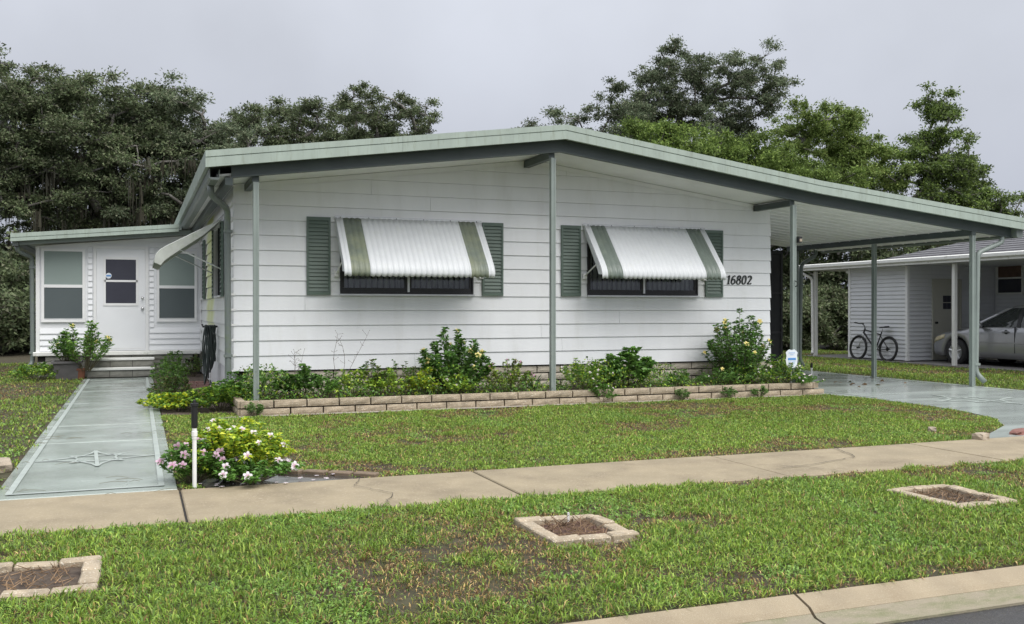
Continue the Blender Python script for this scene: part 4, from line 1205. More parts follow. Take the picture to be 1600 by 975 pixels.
structure(m.build('flower_bed_ground', M_SOIL), 'bare brown soil of the bed beside the walk', 'soil')
# red pavers by the hose
rp = thing('paver_path', 'short path of dark red pavers below the coiled hose', 'path', (-.3, 4, 0), kind='structure')
pv = MB().bevbox(-.098, .098, -.098, .098, -.02, .022, .006).mesh('paver', M_REDP)
for i in range(17):
    for j in range(2):
        yy = 1.5 + .203 * i
        inst('paver', pv, rp, (-.36 + .203 * j + .03 * math.sin(i), yy, .012 + random.uniform(-.004, .004)), (0, 0, random.uniform(-.04, .04)))

# vinca bush at the corner of walk and sidewalk
bush('flowering_bush', 'lime green bush with pink and white flowers where walk meets sidewalk', (-.52, -5.95, 0), .38, .47, 60, 44, (.06, .023), G_LM + G_YL, (22, .032, WHT, EP), 51, 'bush')
bush('flowering_bush', 'darker pink flowered clump behind the white sprinkler riser', (-.84, -6.06, 0), .22, .36, 26, 32, (.05, .02), G_MD, (16, .036, (.74, .52, .64), EP), 52, 'bush')
bush('flowering_bush', 'low green fringe of the flower bush spreading over the sidewalk edge', (-.42, -6.2, 0), .34, .20, 26, 30, (.05, .02), G_MD, (14, .036, WHT, EP), 53, 'bush')
# sprinkler risers
def riser(label, x, y, h):
    t = thing('sprinkler_riser', label, 'sprinkler', (x, y, 0))
    m = MB(); m.lathe([(.0001, 0), (.016, 0), (.016, h * .57), (.019, h * .575), (.019, h * .60), (.022, h * .605), (.022, h * .66), (.018, h * .665), (.018, h * .70), (.0001, h * .70)], (x, y, 0), 'z', 14)
    m.build('pipe', M_PVC, t, smooth=False)
    m = MB(); m.lathe([(.0001, h * .70), (.021, h * .70), (.024, h * .72), (.024, h * .95), (.031, h * .955), (.031, h * .985), (.012, h * .99), (.010, h * 1.02), (.0001, h * 1.03)], (x, y, 0), 'z', 14)
    m.build('head', M_BLACK, t)
riser('white sprinkler riser with black head in the flower bush', -.845, -6.28, .66)
riser('small white riser with black head at the driveway edge', 11.2, 1.75, .30)
# puddle and brick edge beside the bush
pz = thing('brick_edging', 'sunken brown brick edging beside the flower bush', 'edging', (.1, -5.9, 0))
bk = MB().bevbox(-.10, .10, -.045, .045, -.03, .035, .008).mesh('edge_brick', M_REDP)
bk2 = bk.copy(); bk2.materials.clear(); bk2.materials.append(pmat('brown_brick', (.17, .125, .085), .7, .25, 20, bump=.4, bscale=60))
for i in range(4): inst('brick', bk2, pz, (-.06 + .185 * i, -5.86 - .125 * i, .0), (0, 0, R(-36) + random.uniform(-.05, .05)))
m = MB(); pts = [(-.75, -6.33), (.50, -6.335), (.42, -6.24), (.2, -6.08), (-.05, -5.92), (-.4, -5.85), (-.9, -5.95)]
m.prism(pts, 'z', -.02, .006)
props(m.build('puddle', pmat('wet_mud', (.055, .05, .045), .12, .3, 9, rvar=.1, rscale=6)), 'dark wet mud puddle between flower bush and sidewalk', 'puddle', kind='structure')
rnd = np.random.default_rng(3)
t = thing('fallen_petals', 'scattered fallen pale petals around the flower bush', 'petals', (0, -6.3, 0), kind='stuff')
pp = np.stack([rnd.uniform(-.8, .5, 22), rnd.uniform(-6.42, -6.1, 22), np.full(22, .02)], 1)
flowers(pp, np.tile([0, 0, 1.0], (22, 1)), .02, WHT, (.7, .5, .6), rnd, 'petal_scatter', t)['kind'] = 'stuff'

# potted plants by the steps
t = thing('flower_pot', 'square grey pot left of the steps', 'pot', (-2.52, 6.72, 0))
m = MB(); m.add([(-2.72, 6.55, 0), (-2.34, 6.55, 0), (-2.34, 6.90, 0), (-2.72, 6.90, 0), (-2.77, 6.50, .34), (-2.29, 6.50, .34), (-2.29, 6.95, .34), (-2.77, 6.95, .34)], [(0, 3, 2, 1), (0, 1, 5, 4), (1, 2, 6, 5), (2, 3, 7, 6), (3, 0, 4, 7)])
m.build('pot_body', M_POTG, t)
m = MB(); 
for (a, b, c, d) in ((-2.80, -2.26, 6.47, 6.51), (-2.80, -2.26, 6.94, 6.98), (-2.80, -2.76, 6.511, 6.939), (-2.30, -2.26, 6.511, 6.939)): m.box(a, b, c, d, .32, .36)
m.build('rim', M_POTG, t); MB().box(-2.75, -2.31, 6.515, 6.935, .28, .32).build('potting_soil', M_SOIL, t)
bush('potted_shrub', 'sparse dark potted shrub in the grey pot', (-2.55, 6.72, .3), .30, .66, 14, 20, (.08, .03), G_DK, (1, .04, YEL, EY), 61, 'shrub', bare=.3)
t = thing('flower_pot', 'small terracotta pot beside the steps', 'pot', (-2.28, 6.62, 0))
m = MB(); m.lathe([(.0001, 0), (.08, 0), (.10, .18), (.115, .18), (.115, .22), (.10, .22), (.095, .18), (.0001, .18)], (-2.30, 6.62, 0), 'z', 18); m.build('pot_body', M_TERRA, t, smooth=False)
bush('potted_shrub', 'yellow flowered shrub in the terracotta pot before the door', (-2.20, 6.60, .17), .44, .98, 20, 26, (.11, .034), G_MD + G_YL[2:], (9, .05, YEL, EY), 62, 'shrub', bare=.2)
bush('garden_plant', 'low pale leaved plant at the annex corner', (-3.05, 6.6, 0), .42, .34, 24, 22, (.07, .028), G_MD + G_YL, None, 63, 'plant')

# hose hanging on the side wall
t = thing('garden_hose', 'dark green garden hose hung in long loops on the side wall', 'hose', (-.12, 3.0, 0))
m = MB(); r = random.Random(4)
for i in range(8):
    y = 2.84 + r.uniform(-.05, .05); w = .06 + .045 * i + r.uniform(-.02, .02); l = .60 + .05 * i + r.uniform(-.04, .04); xx = -.05 - .022 * i
    pts = []
    for k in range(41):
        a = 2 * math.pi * k / 40
        pts.append((xx + .01 * math.sin(3 * a + i), y + w * math.sin(a) * (1.15 - .25 * math.cos(a)), 1.10 - l * (1 - math.cos(a)) / 2))
    m.tube(pts, .0125, 6, cap=False)
m.tube([(-.12, 2.8, .18), (-.16, 2.4, .06), (-.28, 2.1, .04), (-.45, 1.95, .04), (-.6, 1.7, .03)], .012, 6)
m.build('hose_coil', M_HOSE, t, smooth=True)
m = MB(); m.tube([(-.005, 2.84, 1.08), (-.24, 2.84, 1.08), (-.25, 2.84, 1.12)], .016, 8); m.build('hanger', M_BLACK, t)
sp = thing('spigot', 'white water pipe with tap beside the hose', 'tap', (-.05, 3.7, 0))
m = MB(); m.tube([(-.06, 3.75, 0), (-.06, 3.75, .5), (-.10, 3.68, .56), (-.16, 3.64, .52)], .014, 8); m.build('pipe', M_PVC, sp)
m = MB(); m.lathe([(.0001, 0), (.03, 0), (.03, .012), (.0001, .012)], (-.10, 3.68, .575), 'z', 10); m.build('handle', M_ALU, sp)

# security yard sign
t = thing('yard_sign', 'white and blue shield shaped security sign by the carport post', 'sign', (8.52, -1.16, zb))
m = MB(); m.tube([(8.52, -1.155, .0), (8.52, -1.155, .62)], .007, 6); m.build('stake', M_ALU, t)
sx, sz = 8.52, .43
sh = [(-.09, .27), (-.05, .295), (0, .285), (.05, .295), (.09, .27), (.115, .24), (.10, .20), (.112, .12), (.10, .05), (.06, .01), (0, -.005), (-.06, .01), (-.10, .05), (-.112, .12), (-.10, .20), (-.115, .24)]
m = MB(); m.prism([(sx + a, sz + b) for a, b in sh], 'y', -1.172, -1.164); sg = m.build('sign_board', M_SIGNW, t)
MB().box(sx - .075, sx + .075, -1.1765, -1.1725, sz + .125, sz + .160).build('blue_band', M_SIGNB, t)
M_SIGNL = pmat('sign_pale_blue', (.38, .5, .72), .4, .05, 8)
for k, (w, q) in enumerate(((.06, .235), (.03, .205), (.065, .09), (.05, .065), (.03, .04))):
    MB().box(sx - w, sx + w, -1.1755, -1.1725, sz + q, sz + q + .012).build('print_line', M_SIGNL, t)

# stray stones and bricks
def stone(name, label, x, y, sx_, sy_, sz_, mat, seed, rot=0):
    r = random.Random(seed); bm = bmesh.new(); bmesh.ops.create_cube(bm, size=1)
    bmesh.ops.subdivide_edges(bm, edges=bm.edges[:], cuts=2, use_grid_fill=True)
    for v in bm.verts:
        k = .5 / max(v.co.length, .5); v.co = v.co.lerp(v.co * k * 1.15, .5) + Vector((r.uniform(-.05, .05), r.uniform(-.05, .05), r.uniform(-.05, .05)))
        v.co = Vector((v.co.x * sx_, v.co.y * sy_, (v.co.z + .35) * sz_))
    me = bpy.data.meshes.new(name); bm.to_mesh(me); bm.free(); me.materials.append(mat)
    o = bpy.data.objects.new(name, me); C.objects.link(o); o.location = (x, y, 0); o.rotation_euler.z = rot
    props(o, label, 'stone')
stone('paving_stone', 'broken tan block at the lawn corner by the sidewalk', 6.98, -6.36, .17, .13, .09, M_STONE, 1, .3)
stone('paving_stone', 'reddish flat brick on the driveway edge at the right border', 7.78, -6.14, .42, .13, .06, M_REDP, 2, .5)
stone('paving_stone', 'pale brick in the grass beside the left edge of the walk', -2.34, -4.75, .16, .3, .10, M_STONE, 3, .15)
stone('paving_stone', 'flat grey stone at the walk edge next to the pale brick', -2.36, -5.35, .14, .5, .05, M_POTG, 5, .1)
stone('paving_stone', 'small pink stone half hidden in the lawn corner grass', 7.05, -5.62, .10, .08, .06, M_STONE, 4, .9)

# leaves lying on the driveway and twigs on the walk
rnd = np.random.default_rng(8)
n = 16
P = np.stack([rnd.uniform(10.2, 12.0, n), rnd.uniform(-.6, .8, n), np.full(n, .022)], 1)
P[:3, :2] = [(11.0, .35), (11.2, .1), (11.75, -.2)]
V, F = leaf_quads(P, rnd.normal(size=(n, 3)) * [1, 1, .1], np.full(n, .10), np.full(n, .05), rnd, .5, 0)
V[:, 2] = np.maximum(V[:, 2], .016)
t = thing('fallen_leaves', 'few dark fallen leaves scattered on the wet driveway', 'leaves', (11, 0, 0), kind='stuff')
np_mesh('leaf_scatter', V, F, L_LEAF, t, vary(((.04, .05, .02), (.08, .05, .03)), n, rnd), kind='stuff')
t = thing('fallen_twigs', 'dry grass stems and twigs lying on the painted walk', 'twigs', (-1.6, -2, 0), kind='stuff')
m = MB(); r = random.Random(2)
for i in range(34):
    x0 = r.choice([r.uniform(-2.25, -1.9), r.uniform(-2.2, -1.0)]); y0 = r.choice([-4.6, -3.1, -2.9, 4.1, 2.5, -6.2, -5.9]) + r.uniform(-.25, .25)
    a = r.uniform(-.5, .5); l = r.uniform(.05, .22)
    m.tube([(x0, y0, .024), (x0 + l * .5 * math.cos(a), y0 + l * .5 * math.sin(a), .035), (x0 + l * math.cos(a), y0 + l * math.sin(a), .024)], .0018, 3, cap=False)
m.build('twig_scatter', pmat('twig', (.11, .10, .06), .9, .4, 5), t, kind='stuff')

# ------------------------------------------------------------------ the neighbour's house
N_ = thing('neighbour_house', 'white sided neighbouring house with grey shingle roof and open carport', 'house', (18.5, 3, 0))
def siding_panel(parent, axis, off, a, b, z0, z1, sgn, pitch=.105, mat=M_NWALL):
    m = MB(); z = z0
    while z < z1 - .01:
        t = min(z + pitch - .010, z1)
        m.prism([(off, z), (off + sgn * .026, z), (off + sgn * .026, min(z + .012, t)), (off + sgn * .004, t), (off, t)], axis, a, b); z += pitch
    return m.build('siding_panel', mat, parent)
NX, NY = 17.06, 5.43
MB().box(NX + .02, 20.25, NY + .02, 7.62, .05, 2.486).build('shed_wall', M_NWALL, N_)
siding_panel(N_, 'y', NX + .019, NY + .07, 7.55, .06, 2.46, -1)
siding_panel(N_, 'x', NY + .019, NX + .07, 17.86, .06, 2.46, -1)
siding_panel(N_, 'x', NY + .019, 18.84, 19.98, .06, 2.46, -1)
siding_panel(N_, 'x', NY + .019, 17.865, 18.835, 2.16, 2.46, -1)
for a, b in ((NX - .012, NX + .07), ): MB().box(a, b, NY - .012, NY + .068, .05, 2.47).build('corner_post', M_WHITE, N_)
MB().box(NX - .012, NX + .05, 7.552, 7.632, .05, 2.47).build('corner_post', M_WHITE, N_)
d = MB().box(17.90, 18.80, NY - .012, NY + .015, .07, 2.12).build('door', M_NDOOR, N_)
for (a, b, c, e) in ((17.865, 17.8995, .06, 2.155), (18.8005, 18.835, .06, 2.155), (17.8995, 18.8005, 2.121, 2.155)): MB().box(a, b, NY - .03, NY + .01, c, e).build('door_frame', M_NDOOR, d)
for (a, b, c, e) in ((18.22, 18.345, 1.37, 1.53), (18.355, 18.48, 1.37, 1.53), (18.22, 18.345, 1.55, 1.72), (18.355, 18.48, 1.55, 1.72)): MB().box(a, b, NY - .02, NY - .0125, c, e).build('pane', M_DGLASS, d)
m = MB(); m.lathe([(.0001, -.07), (.03, -.06), (.03, -.03), (.012, -.02), (.03, 0)], (17.98, NY - .012, 1.02), 'y', 10); m.build('knob', M_BLACK, d)
MB().box(20.02, 20.2, -9.0, NY + .019, .05, 2.6).build('wall', M_NWALL, N_)
siding_panel(N_, 'y', 20.019, -8.9, 4.50, .06, 2.55, -1); siding_panel(N_, 'y', 20.019, 5.38, NY - .03, .06, 2.55, -1)
siding_panel(N_, 'y', 20.019, 4.505, 5.375, .06, 1.74, -1)
m = MB()
for (a, b, c, e) in ((4.52, 5.36, 1.76, 1.80), (4.52, 5.36, 2.50, 2.54), (4.52, 4.57, 1.80, 2.50), (5.31, 5.36, 1.80, 2.50), (4.57, 5.31, 2.16, 2.20)): m.box(19.98, 20.015, a, b, c, e)
w = m.build('window', M_WHITEDIRT, N_)
MB().box(19.995, 20.01, 4.571, 5.309, 2.201, 2.499).build('pane', pmat('warm_pane', (.14, .085, .06), .12, .3, 4), w, label='upper pane with a reddish curtain')
MB().box(19.995, 20.01, 4.571, 5.309, 1.801, 2.159).build('pane', M_DGLASS, w)
# floor slab, posts, eave, roof
MB().box(16.75, 20.0, -9, 9.3, -.05, .03).build('floor_slab', pmat('slab_grey', (.22, .21, .20), .7, .2, 5), N_)
for (px, py) in ((16.86, 3.70), (17.0, 8.95), (16.86, -2.2)):
    m = MB(); m.bevbox(px - .046, px + .046, py - .046, py + .046, .0, 2.45, .006); m.build('post', M_WHITEDIRT, N_)
MB().box(16.62, 16.70, -9, 9.42, 2.47, 2.61).build('fascia', M_WHITEDIRT, N_)
m = MB(); m.prism([(16.56, 2.62), (16.56, 2.55), (16.60, 2.52), (16.618, 2.52), (16.618, 2.64)], 'y', -9, 9.42); m.build('gutter', M_WHITEDIRT, N_)
MB().box(16.701, 20.6, -9, 9.40, 2.49, 2.53).build('ceiling', M_NWALL, N_)
m = MB(); e0 = 2.60; k = .30; ex = 16.60; hy_ = 6.1; rx = 21.4
rz = e0 + (rx - ex) * k
m.add([(ex, hy_, e0), (rx, hy_ - (rx - ex), rz), (rx, -9, rz), (ex, -9, e0), (26.2, hy_, e0), (26.2, -9, e0)], [(0, 1, 2, 3), (0, 4, 1), (4, 5, 2, 1), (0, 3, 5, 4)])
nr = m.build('roof', M_SHINGLE, N_)
# shingle courses as stepped strips on the slope that faces us
m = MB()
nc = 22
for i in range(nc):
    a0 = ex + (rx - ex) * i / nc; a1 = ex + (rx - ex) * (i + 1) / nc
    y0_, y1_ = hy_ - (a0 - ex), hy_ - (a1 - ex)
    za, zc = e0 + (a0 - ex) * k + .022, e0 + (a1 - ex) * k + .008
    m.add([(a0, -9, za - .012), (a0, y0_, za - .012), (a0, y0_, za), (a0, -9, za), (a1, y1_, zc), (a1, -9, zc)], [(0, 1, 2, 3), (3, 2, 4, 5)])
m.build('shingle_courses', M_SHINGLE, nr, recalc=False)['kind'] = 'stuff'
MB().box(16.70, 20.6, hy_ + .0, 9.40, 2.535, 2.60).build('flat_roof', M_WHITEDIRT, N_)
m = MB(); m.lathe([(.04, 0), (.04, .22), (.0001, .22)], (18.4, 3.6, e0 + (18.4 - ex) * k - .02), 'z', 10); m.build('vent_pipe', M_POTG, nr)
m = MB(); m.lathe([(.20, 0), (.19, .06), (.13, .11), (.0001, .13)], (18.0, 1.5, e0 + (18.0 - ex) * k), 'z', 14); m.build('roof_vent', M_WHITE, nr, smooth=True)
downspout([(16.60, 9.1, 2.54), (16.60, 9.1, 2.42), (16.88, 8.95, 2.25), (16.90, 8.95, .2), (16.8, 8.85, .1)], M_WHITEDIRT, N_, .04)
MB().bevbox(17.1, 17.25, 7.66, 7.8, 2.36, 2.44, .01).build('eave_light', M_WHITE, N_)

# ------------------------------------------------------------------ silver car
CX, CY = 17.42, 5.16          # left flank plane, front bumper; the car points to +Y
car = thing('parked_car', 'silver sedan parked under the neighbouring carport', 'car', (CX + .9, CY - 2.4, 0))
def interp(tab, s):
    for (a, va), (b, vb) in zip(tab[:-1], tab[1:]):
        if s <= b:
            t = (s - a) / (b - a); t = t * t * (3 - 2 * t) * .5 + t * .5
            return va + (vb - va) * t
    return tab[-1][1]
HT = [(0, .56), (.06, .66), (.2, .73), (.6, .82), (1.0, .89), (1.4, .96), (2.2, .985), (3.7, 1.0), (4.0, 1.03), (4.6, 1.01), (4.74, .9), (4.8, .7)]
WT = [(0, .62), (.06, .72), (.2, .80), (.5, .87), (1.0, .90), (2.4, .91), (3.8, .905), (4.4, .86), (4.7, .76), (4.8, .64)]
BT = [(0, .34), (.08, .26), (.3, .22), (4.4, .22), (4.7, .30), (4.8, .38)]
WHL = (.93, 3.66)
st = sorted(set([round(.05 * i, 3) for i in range(97)] + [.02, .035, 4.775]))
m = MB(); vs, fs = [], []
for s in st:
    h, w, b = interp(HT, s), interp(WT, s), interp(BT, s)
    for wc in WHL:
        d = abs(s - wc)
        if d < .385: b = max(b, .32 + math.sqrt(.385 ** 2 - d * d) * .98)
    b = min(b, h - .12)
    ring_ = [(w * .80, b), (w * .965, b), (w * .995, b + (h - b) * .2), (w, b + (h - b) * .5), (w * .985, b + (h - b) * .76), (w * .955, h - .05), (w * .90, h - .012), (w * .6, h + .012), (0, h + .02)]
    full = [(x_, z_) for x_, z_ in ring_] + [(-x_, z_) for x_, z_ in ring_[-2::-1]]
    for x_, z_ in full: vs.append((CX + .905 + x_, CY - s, z_))
K = 17
for i in range(len(st) - 1):
    for k_ in range(K - 1): fs.append((i * K + k_, i * K + k_ + 1, (i + 1) * K + k_ + 1, (i + 1) * K + k_))
fs.append(tuple(range(K))); fs.append(tuple((len(st) - 1) * K + k_ for k_ in range(K - 1, -1, -1)))
m.add(vs, fs); m.build('body', M_SILVER, car, smooth=True)
MB().box(CX + .16, CX + 1.65, CY - 4.5, CY - .3, .20, .60).build('underbody', M_BLACK, car)
# greenhouse
def gh(z):      # front and rear station, half width at height z
    t = max(0.0, (z - .96) / (1.44 - .96))
    return 1.30 + .98 * t ** .95, 4.10 - .85 * t ** 1.1, .835 - .22 * t ** 1.3
m = MB(); vs, fs = [], []
zs = [.955, 1.05, 1.15, 1.25, 1.35, 1.40]
for z_ in zs:
    a, b, w = gh(z_)
    pl = [(-w * .72, a - .0), (-w, a + .22), (-w * 1.02, (a + b) / 2), (-w, b - .2), (-w * .75, b), (w * .75, b), (w, b - .2), (w * 1.02, (a + b) / 2), (w, a + .22), (w * .72, a), (0, a - .06)]
    for x_, s in pl: vs.append((CX + .905 + x_, CY - s, z_))
K = 11
for i in range(len(zs) - 1):
    for k_ in range(K): fs.append((i * K + k_, i * K + (k_ + 1) % K, (i + 1) * K + (k_ + 1) % K, (i + 1) * K + k_))
m.add(vs, fs); m.build('window_glass', M_CARGL, car, smooth=True)
m = MB(); vs, fs = [], []
for z_, g_ in ((1.395, 1.012), (1.425, .985), (1.45, .86), (1.462, .5)):
    a, b, w = gh(1.40); c_ = (a + b) / 2
    pl = [(-w * .72, a), (-w, a + .22), (-w * 1.02, (a + b) / 2), (-w, b - .2), (-w * .75, b), (w * .75, b), (w, b - .2), (w * 1.02, (a + b) / 2), (w, a + .22), (w * .72, a), (0, a - .06)]
    for x_, s in pl: vs.append((CX + .905 + x_ * g_, CY - (c_ + (s - c_) * g_), z_))
for i in range(3):
    for k_ in range(K): fs.append((i * K + k_, i * K + (k_ + 1) % K, (i + 1) * K + (k_ + 1) % K, (i + 1) * K + k_))
fs.append(tuple(3 * K + k_ for k_ in range(K)))
m.add(vs, fs); m.build('roof_panel', M_SILVER, car, smooth=True)
def pillar(s0, s1, wd, mat, name='pillar'):
    for sg_ in (-1, 1):
        pts0 = []
        for z_ in (.955, 1.1, 1.25, 1.40):
            t = (z_ - .955) / .445
            pts0.append((CX + .905 + sg_ * (gh(z_)[2] * 1.02 + .006), CY - (s0 + (s1 - s0) * t), z_))
        m = MB()
        for p, q in zip(pts0[:-1], pts0[1:]):
            m.add([(p[0], p[1] - wd, p[2]), (p[0], p[1] + wd, p[2]), (q[0], q[1] + wd, q[2]), (q[0], q[1] - wd, q[2])], [(0, 1, 2, 3)])
        o = m.build(name, mat, car, recalc=False)
        md = o.modifiers.new('thick', 'SOLIDIFY'); md.thickness = .012; md.offset = 0
pillar(1.42, 2.36, .05, M_SILVER); pillar(2.72, 2.70, .05, M_BLACK); pillar(3.92, 3.15, .07, M_SILVER)
fx = CX - .004
for s in (1.52, 2.66, 3.62):
    m = MB(); m.box(fx - .002, fx + .03, CY - s - .006, CY - s + .006, .36, .96); m.build('door_seam', M_BLACK, car)
for s in (2.42, 3.36):
    m = MB(); m.tube([(fx + .01, CY - s + .1, .84), (fx - .025, CY - s + .07, .845), (fx - .025, CY - s - .05, .845), (fx + .01, CY - s - .08, .84)], .014, 6); m.build('door_handle', M_SILVER, car, smooth=True)
    m = MB(); m.lathe([(.05, 0), (.045, -.004), (.0001, -.004)], (fx + .004, CY - s, .84), 'x', 12); m.build('handle_cup', M_BLACK, car)
MB().bevbox(fx - .012, fx + .02, CY - 3.2, CY - 1.45, .575, .605, .004).build('side_moulding', M_SILVER, car)
m = MB(); m.lathe([(.0001, -.10), (.05, -.09), (.075, -.04), (.08, .02), (.07, .06), (.0001, .065)], (CX - .10, CY - 1.72, .99), 'y', 12); m.build('mirror', M_SILVER, car, smooth=True)
MB().box(CX - .06, CX + .06, CY - 1.75, CY - 1.68, .94, .97).build('mirror_arm', M_BLACK, car)
for sg_ in (-1, 1):
    m = MB(); vs = []
    for s, o_ in ((.10, .015), (.24, .012), (.42, .008), (.55, .004)):
        w = interp(WT, s); h = interp(HT, s)
        vs += [(CX + .905 + sg_ * (w + o_ - .01), CY - s, h - .17 + .02 * s), (CX + .905 + sg_ * (w * .985 + o_ - .01), CY - s, h - .06)]
    m.add(vs, [(0, 1, 3, 2), (2, 3, 5, 4), (4, 5, 7, 6)]); o = m.build('headlight', M_LAMP, car, smooth=True, recalc=False)
    md = o.modifiers.new('thick', 'SOLIDIFY'); md.thickness = .02; md.offset = 0
    for wc in WHL:
        xo = CX + .905 + sg_ * .80
        wh = MB(); wh.lathe([(.20, -.10), (.29, -.105), (.318, -.08), (.322, 0), (.318, .08), (.29, .105), (.20, .10)], (xo, CY - wc, .322), 'x', 32); wo = wh.build('wheel', M_RUBBER, car, smooth=True)
        rm = MB(); rm.lathe([(.215, sg_ * .10), (.20, sg_ * .085), (.195, 0), (.0001, -sg_ * .01)], (xo, CY - wc, .322), 'x', 32); rm.build('rim', M_ALU, wo, smooth=True)
        sk = MB()
        for k_ in range(5):
            a = 2 * math.pi * k_ / 5 + .3
            c_, s_ = math.cos(a), math.sin(a)
            sk.tube([(xo + sg_ * .085, CY - wc + c_ * .03, .322 + s_ * .03), (xo + sg_ * .09, CY - wc + c_ * .20, .322 + s_ * .20)], [.035, .024], 6)
        sk.lathe([(.0001, sg_ * .105), (.045, sg_ * .10), (.05, sg_ * .07)], (xo, CY - wc, .322), 'x', 12)
        sk.build('spokes', M_ALU, wo, smooth=False)

# ------------------------------------------------------------------ bicycle against the shed
BX = 16.84
bi = thing('bicycle', 'black mountain bicycle leaning on the white shed wall', 'bicycle', (BX, 6.45, 0))
YF, YR, RW = 7.02, 5.90, .335
def bp(y, z): return (BX + .10 * z, y, z)      # leans towards the wall
for yc in (YF, YR):
    m = MB(); ring_ = [bp(yc + RW * .93 * math.cos(a), RW + RW * .93 * math.sin(a)) for a in np.linspace(0, 2 * math.pi, 37)]
    m.tube(ring_, .027, 8, cap=False); wo = m.build('wheel', M_RUBBER, bi, smooth=True)
    m = MB(); m.tube([bp(yc + RW * .82 * math.cos(a), RW + RW * .82 * math.sin(a)) for a in np.linspace(0, 2 * math.pi, 37)], .012, 6, cap=False); m.build('rim', M_BLACK, wo, smooth=True)
    m = MB()
    for k in range(28):
        a = 2 * math.pi * k / 28
        m.tube([bp(yc + .02 * math.cos(a + 1.2), RW + .02 * math.sin(a + 1.2)), bp(yc + RW * .82 * math.cos(a), RW + RW * .82 * math.sin(a))], .0014, 3, cap=False)
    m.build('spokes', M_ALU, wo)
    m = MB(); m.lathe([(.0001, -.05), (.02, -.05), (.02, .05), (.0001, .05)], bp(yc, RW), 'x', 10); m.build('hub', M_BLACK, wo)
HD0, HD1, ST, BB = bp(6.86, .72), bp(6.82, .86), bp(6.18, .78), bp(6.36, .30)
m = MB()
m.tube([HD0, HD1], .022, 8); m.tube([bp(6.83, .82), bp(6.22, .70)], .018, 8); m.tube([bp(6.85, .74), BB], .022, 8); m.tube([BB, ST], .017, 8)
m.tube([bp(6.23, .68), bp(YR, RW)], .011, 6); m.tube([BB, bp(YR, RW)], .012, 6)
m.build('frame', M_BLACK, bi, smooth=True)
m = MB(); m.tube([HD0, bp(6.89, .60)], .02, 8); m.tube([bp(6.89, .62), bp(YF, RW)], .014, 8); m.build('fork', M_ALU, bi, smooth=True)
m = MB(); m.tube([HD1, bp(6.86, .93), bp(6.93, .97)], .014, 6); hx = bp(6.93, .98)
m.tube([(hx[0] - .30, hx[1] - .05, hx[2] + .03), (hx[0] - .12, hx[1] + .01, hx[2]), (hx[0] + .05, hx[1] + .01, hx[2])], .013, 6)
m.tube([(hx[0] - .31, hx[1] - .06, hx[2] + .03), (hx[0] - .20, hx[1] - .02, hx[2] + .02)], .019, 8); m.build('handlebar', M_BLACK, bi, smooth=True)
m = MB(); m.tube([bp(6.19, .76), bp(6.15, .86)], .013, 6); m.build('seat_post', M_ALU, bi)
sd_ = MB(); vs = []
c0 = bp(6.13, .88)
for (yy, w, hh) in ((.14, .02, .0), (.05, .035, .012), (-.05, .07, .015), (-.13, .085, .03), (-.16, .06, .03)):
    vs += [(c0[0] - w, c0[1] + yy, c0[2] + hh - .015), (c0[0] - w * .7, c0[1] + yy, c0[2] + hh + .02), (c0[0] + w * .7, c0[1] + yy, c0[2] + hh + .02), (c0[0] + w, c0[1] + yy, c0[2] + hh - .015)]
fs = [(i * 4 + k, i * 4 + (k + 1) % 4, (i + 1) * 4 + (k + 1) % 4, (i + 1) * 4 + k) for i in range(4) for k in range(4)] + [(3, 2, 1, 0), (16, 17, 18, 19)]
sd_.add(vs, fs); sd_.build('saddle', M_BLACK, bi, smooth=True)
m = MB(); m.lathe([(.0001, -.045), (.085, -.045), (.085, -.035), (.0001, -.035)], BB, 'x', 18)
m.tube([(BB[0] - .05, BB[1], BB[2]), (BB[0] - .06, BB[1] + .08, BB[2] - .15)], .01, 6); m.tube([(BB[0] + .05, BB[1], BB[2]), (BB[0] + .06, BB[1] - .08, BB[2] + .15)], .01, 6)
m.lathe([(.0001, -.035), (.05, -.035), (.05, -.02), (.0001, -.02)], bp(YR, RW), 'x', 14); m.build('crankset', M_BLACK, bi)
MB().box(BB[0] - .14, BB[0] - .06, BB[1] + .04, BB[1] + .13, BB[2] - .165, BB[2] - .145).build('pedal', M_BLACK, bi)

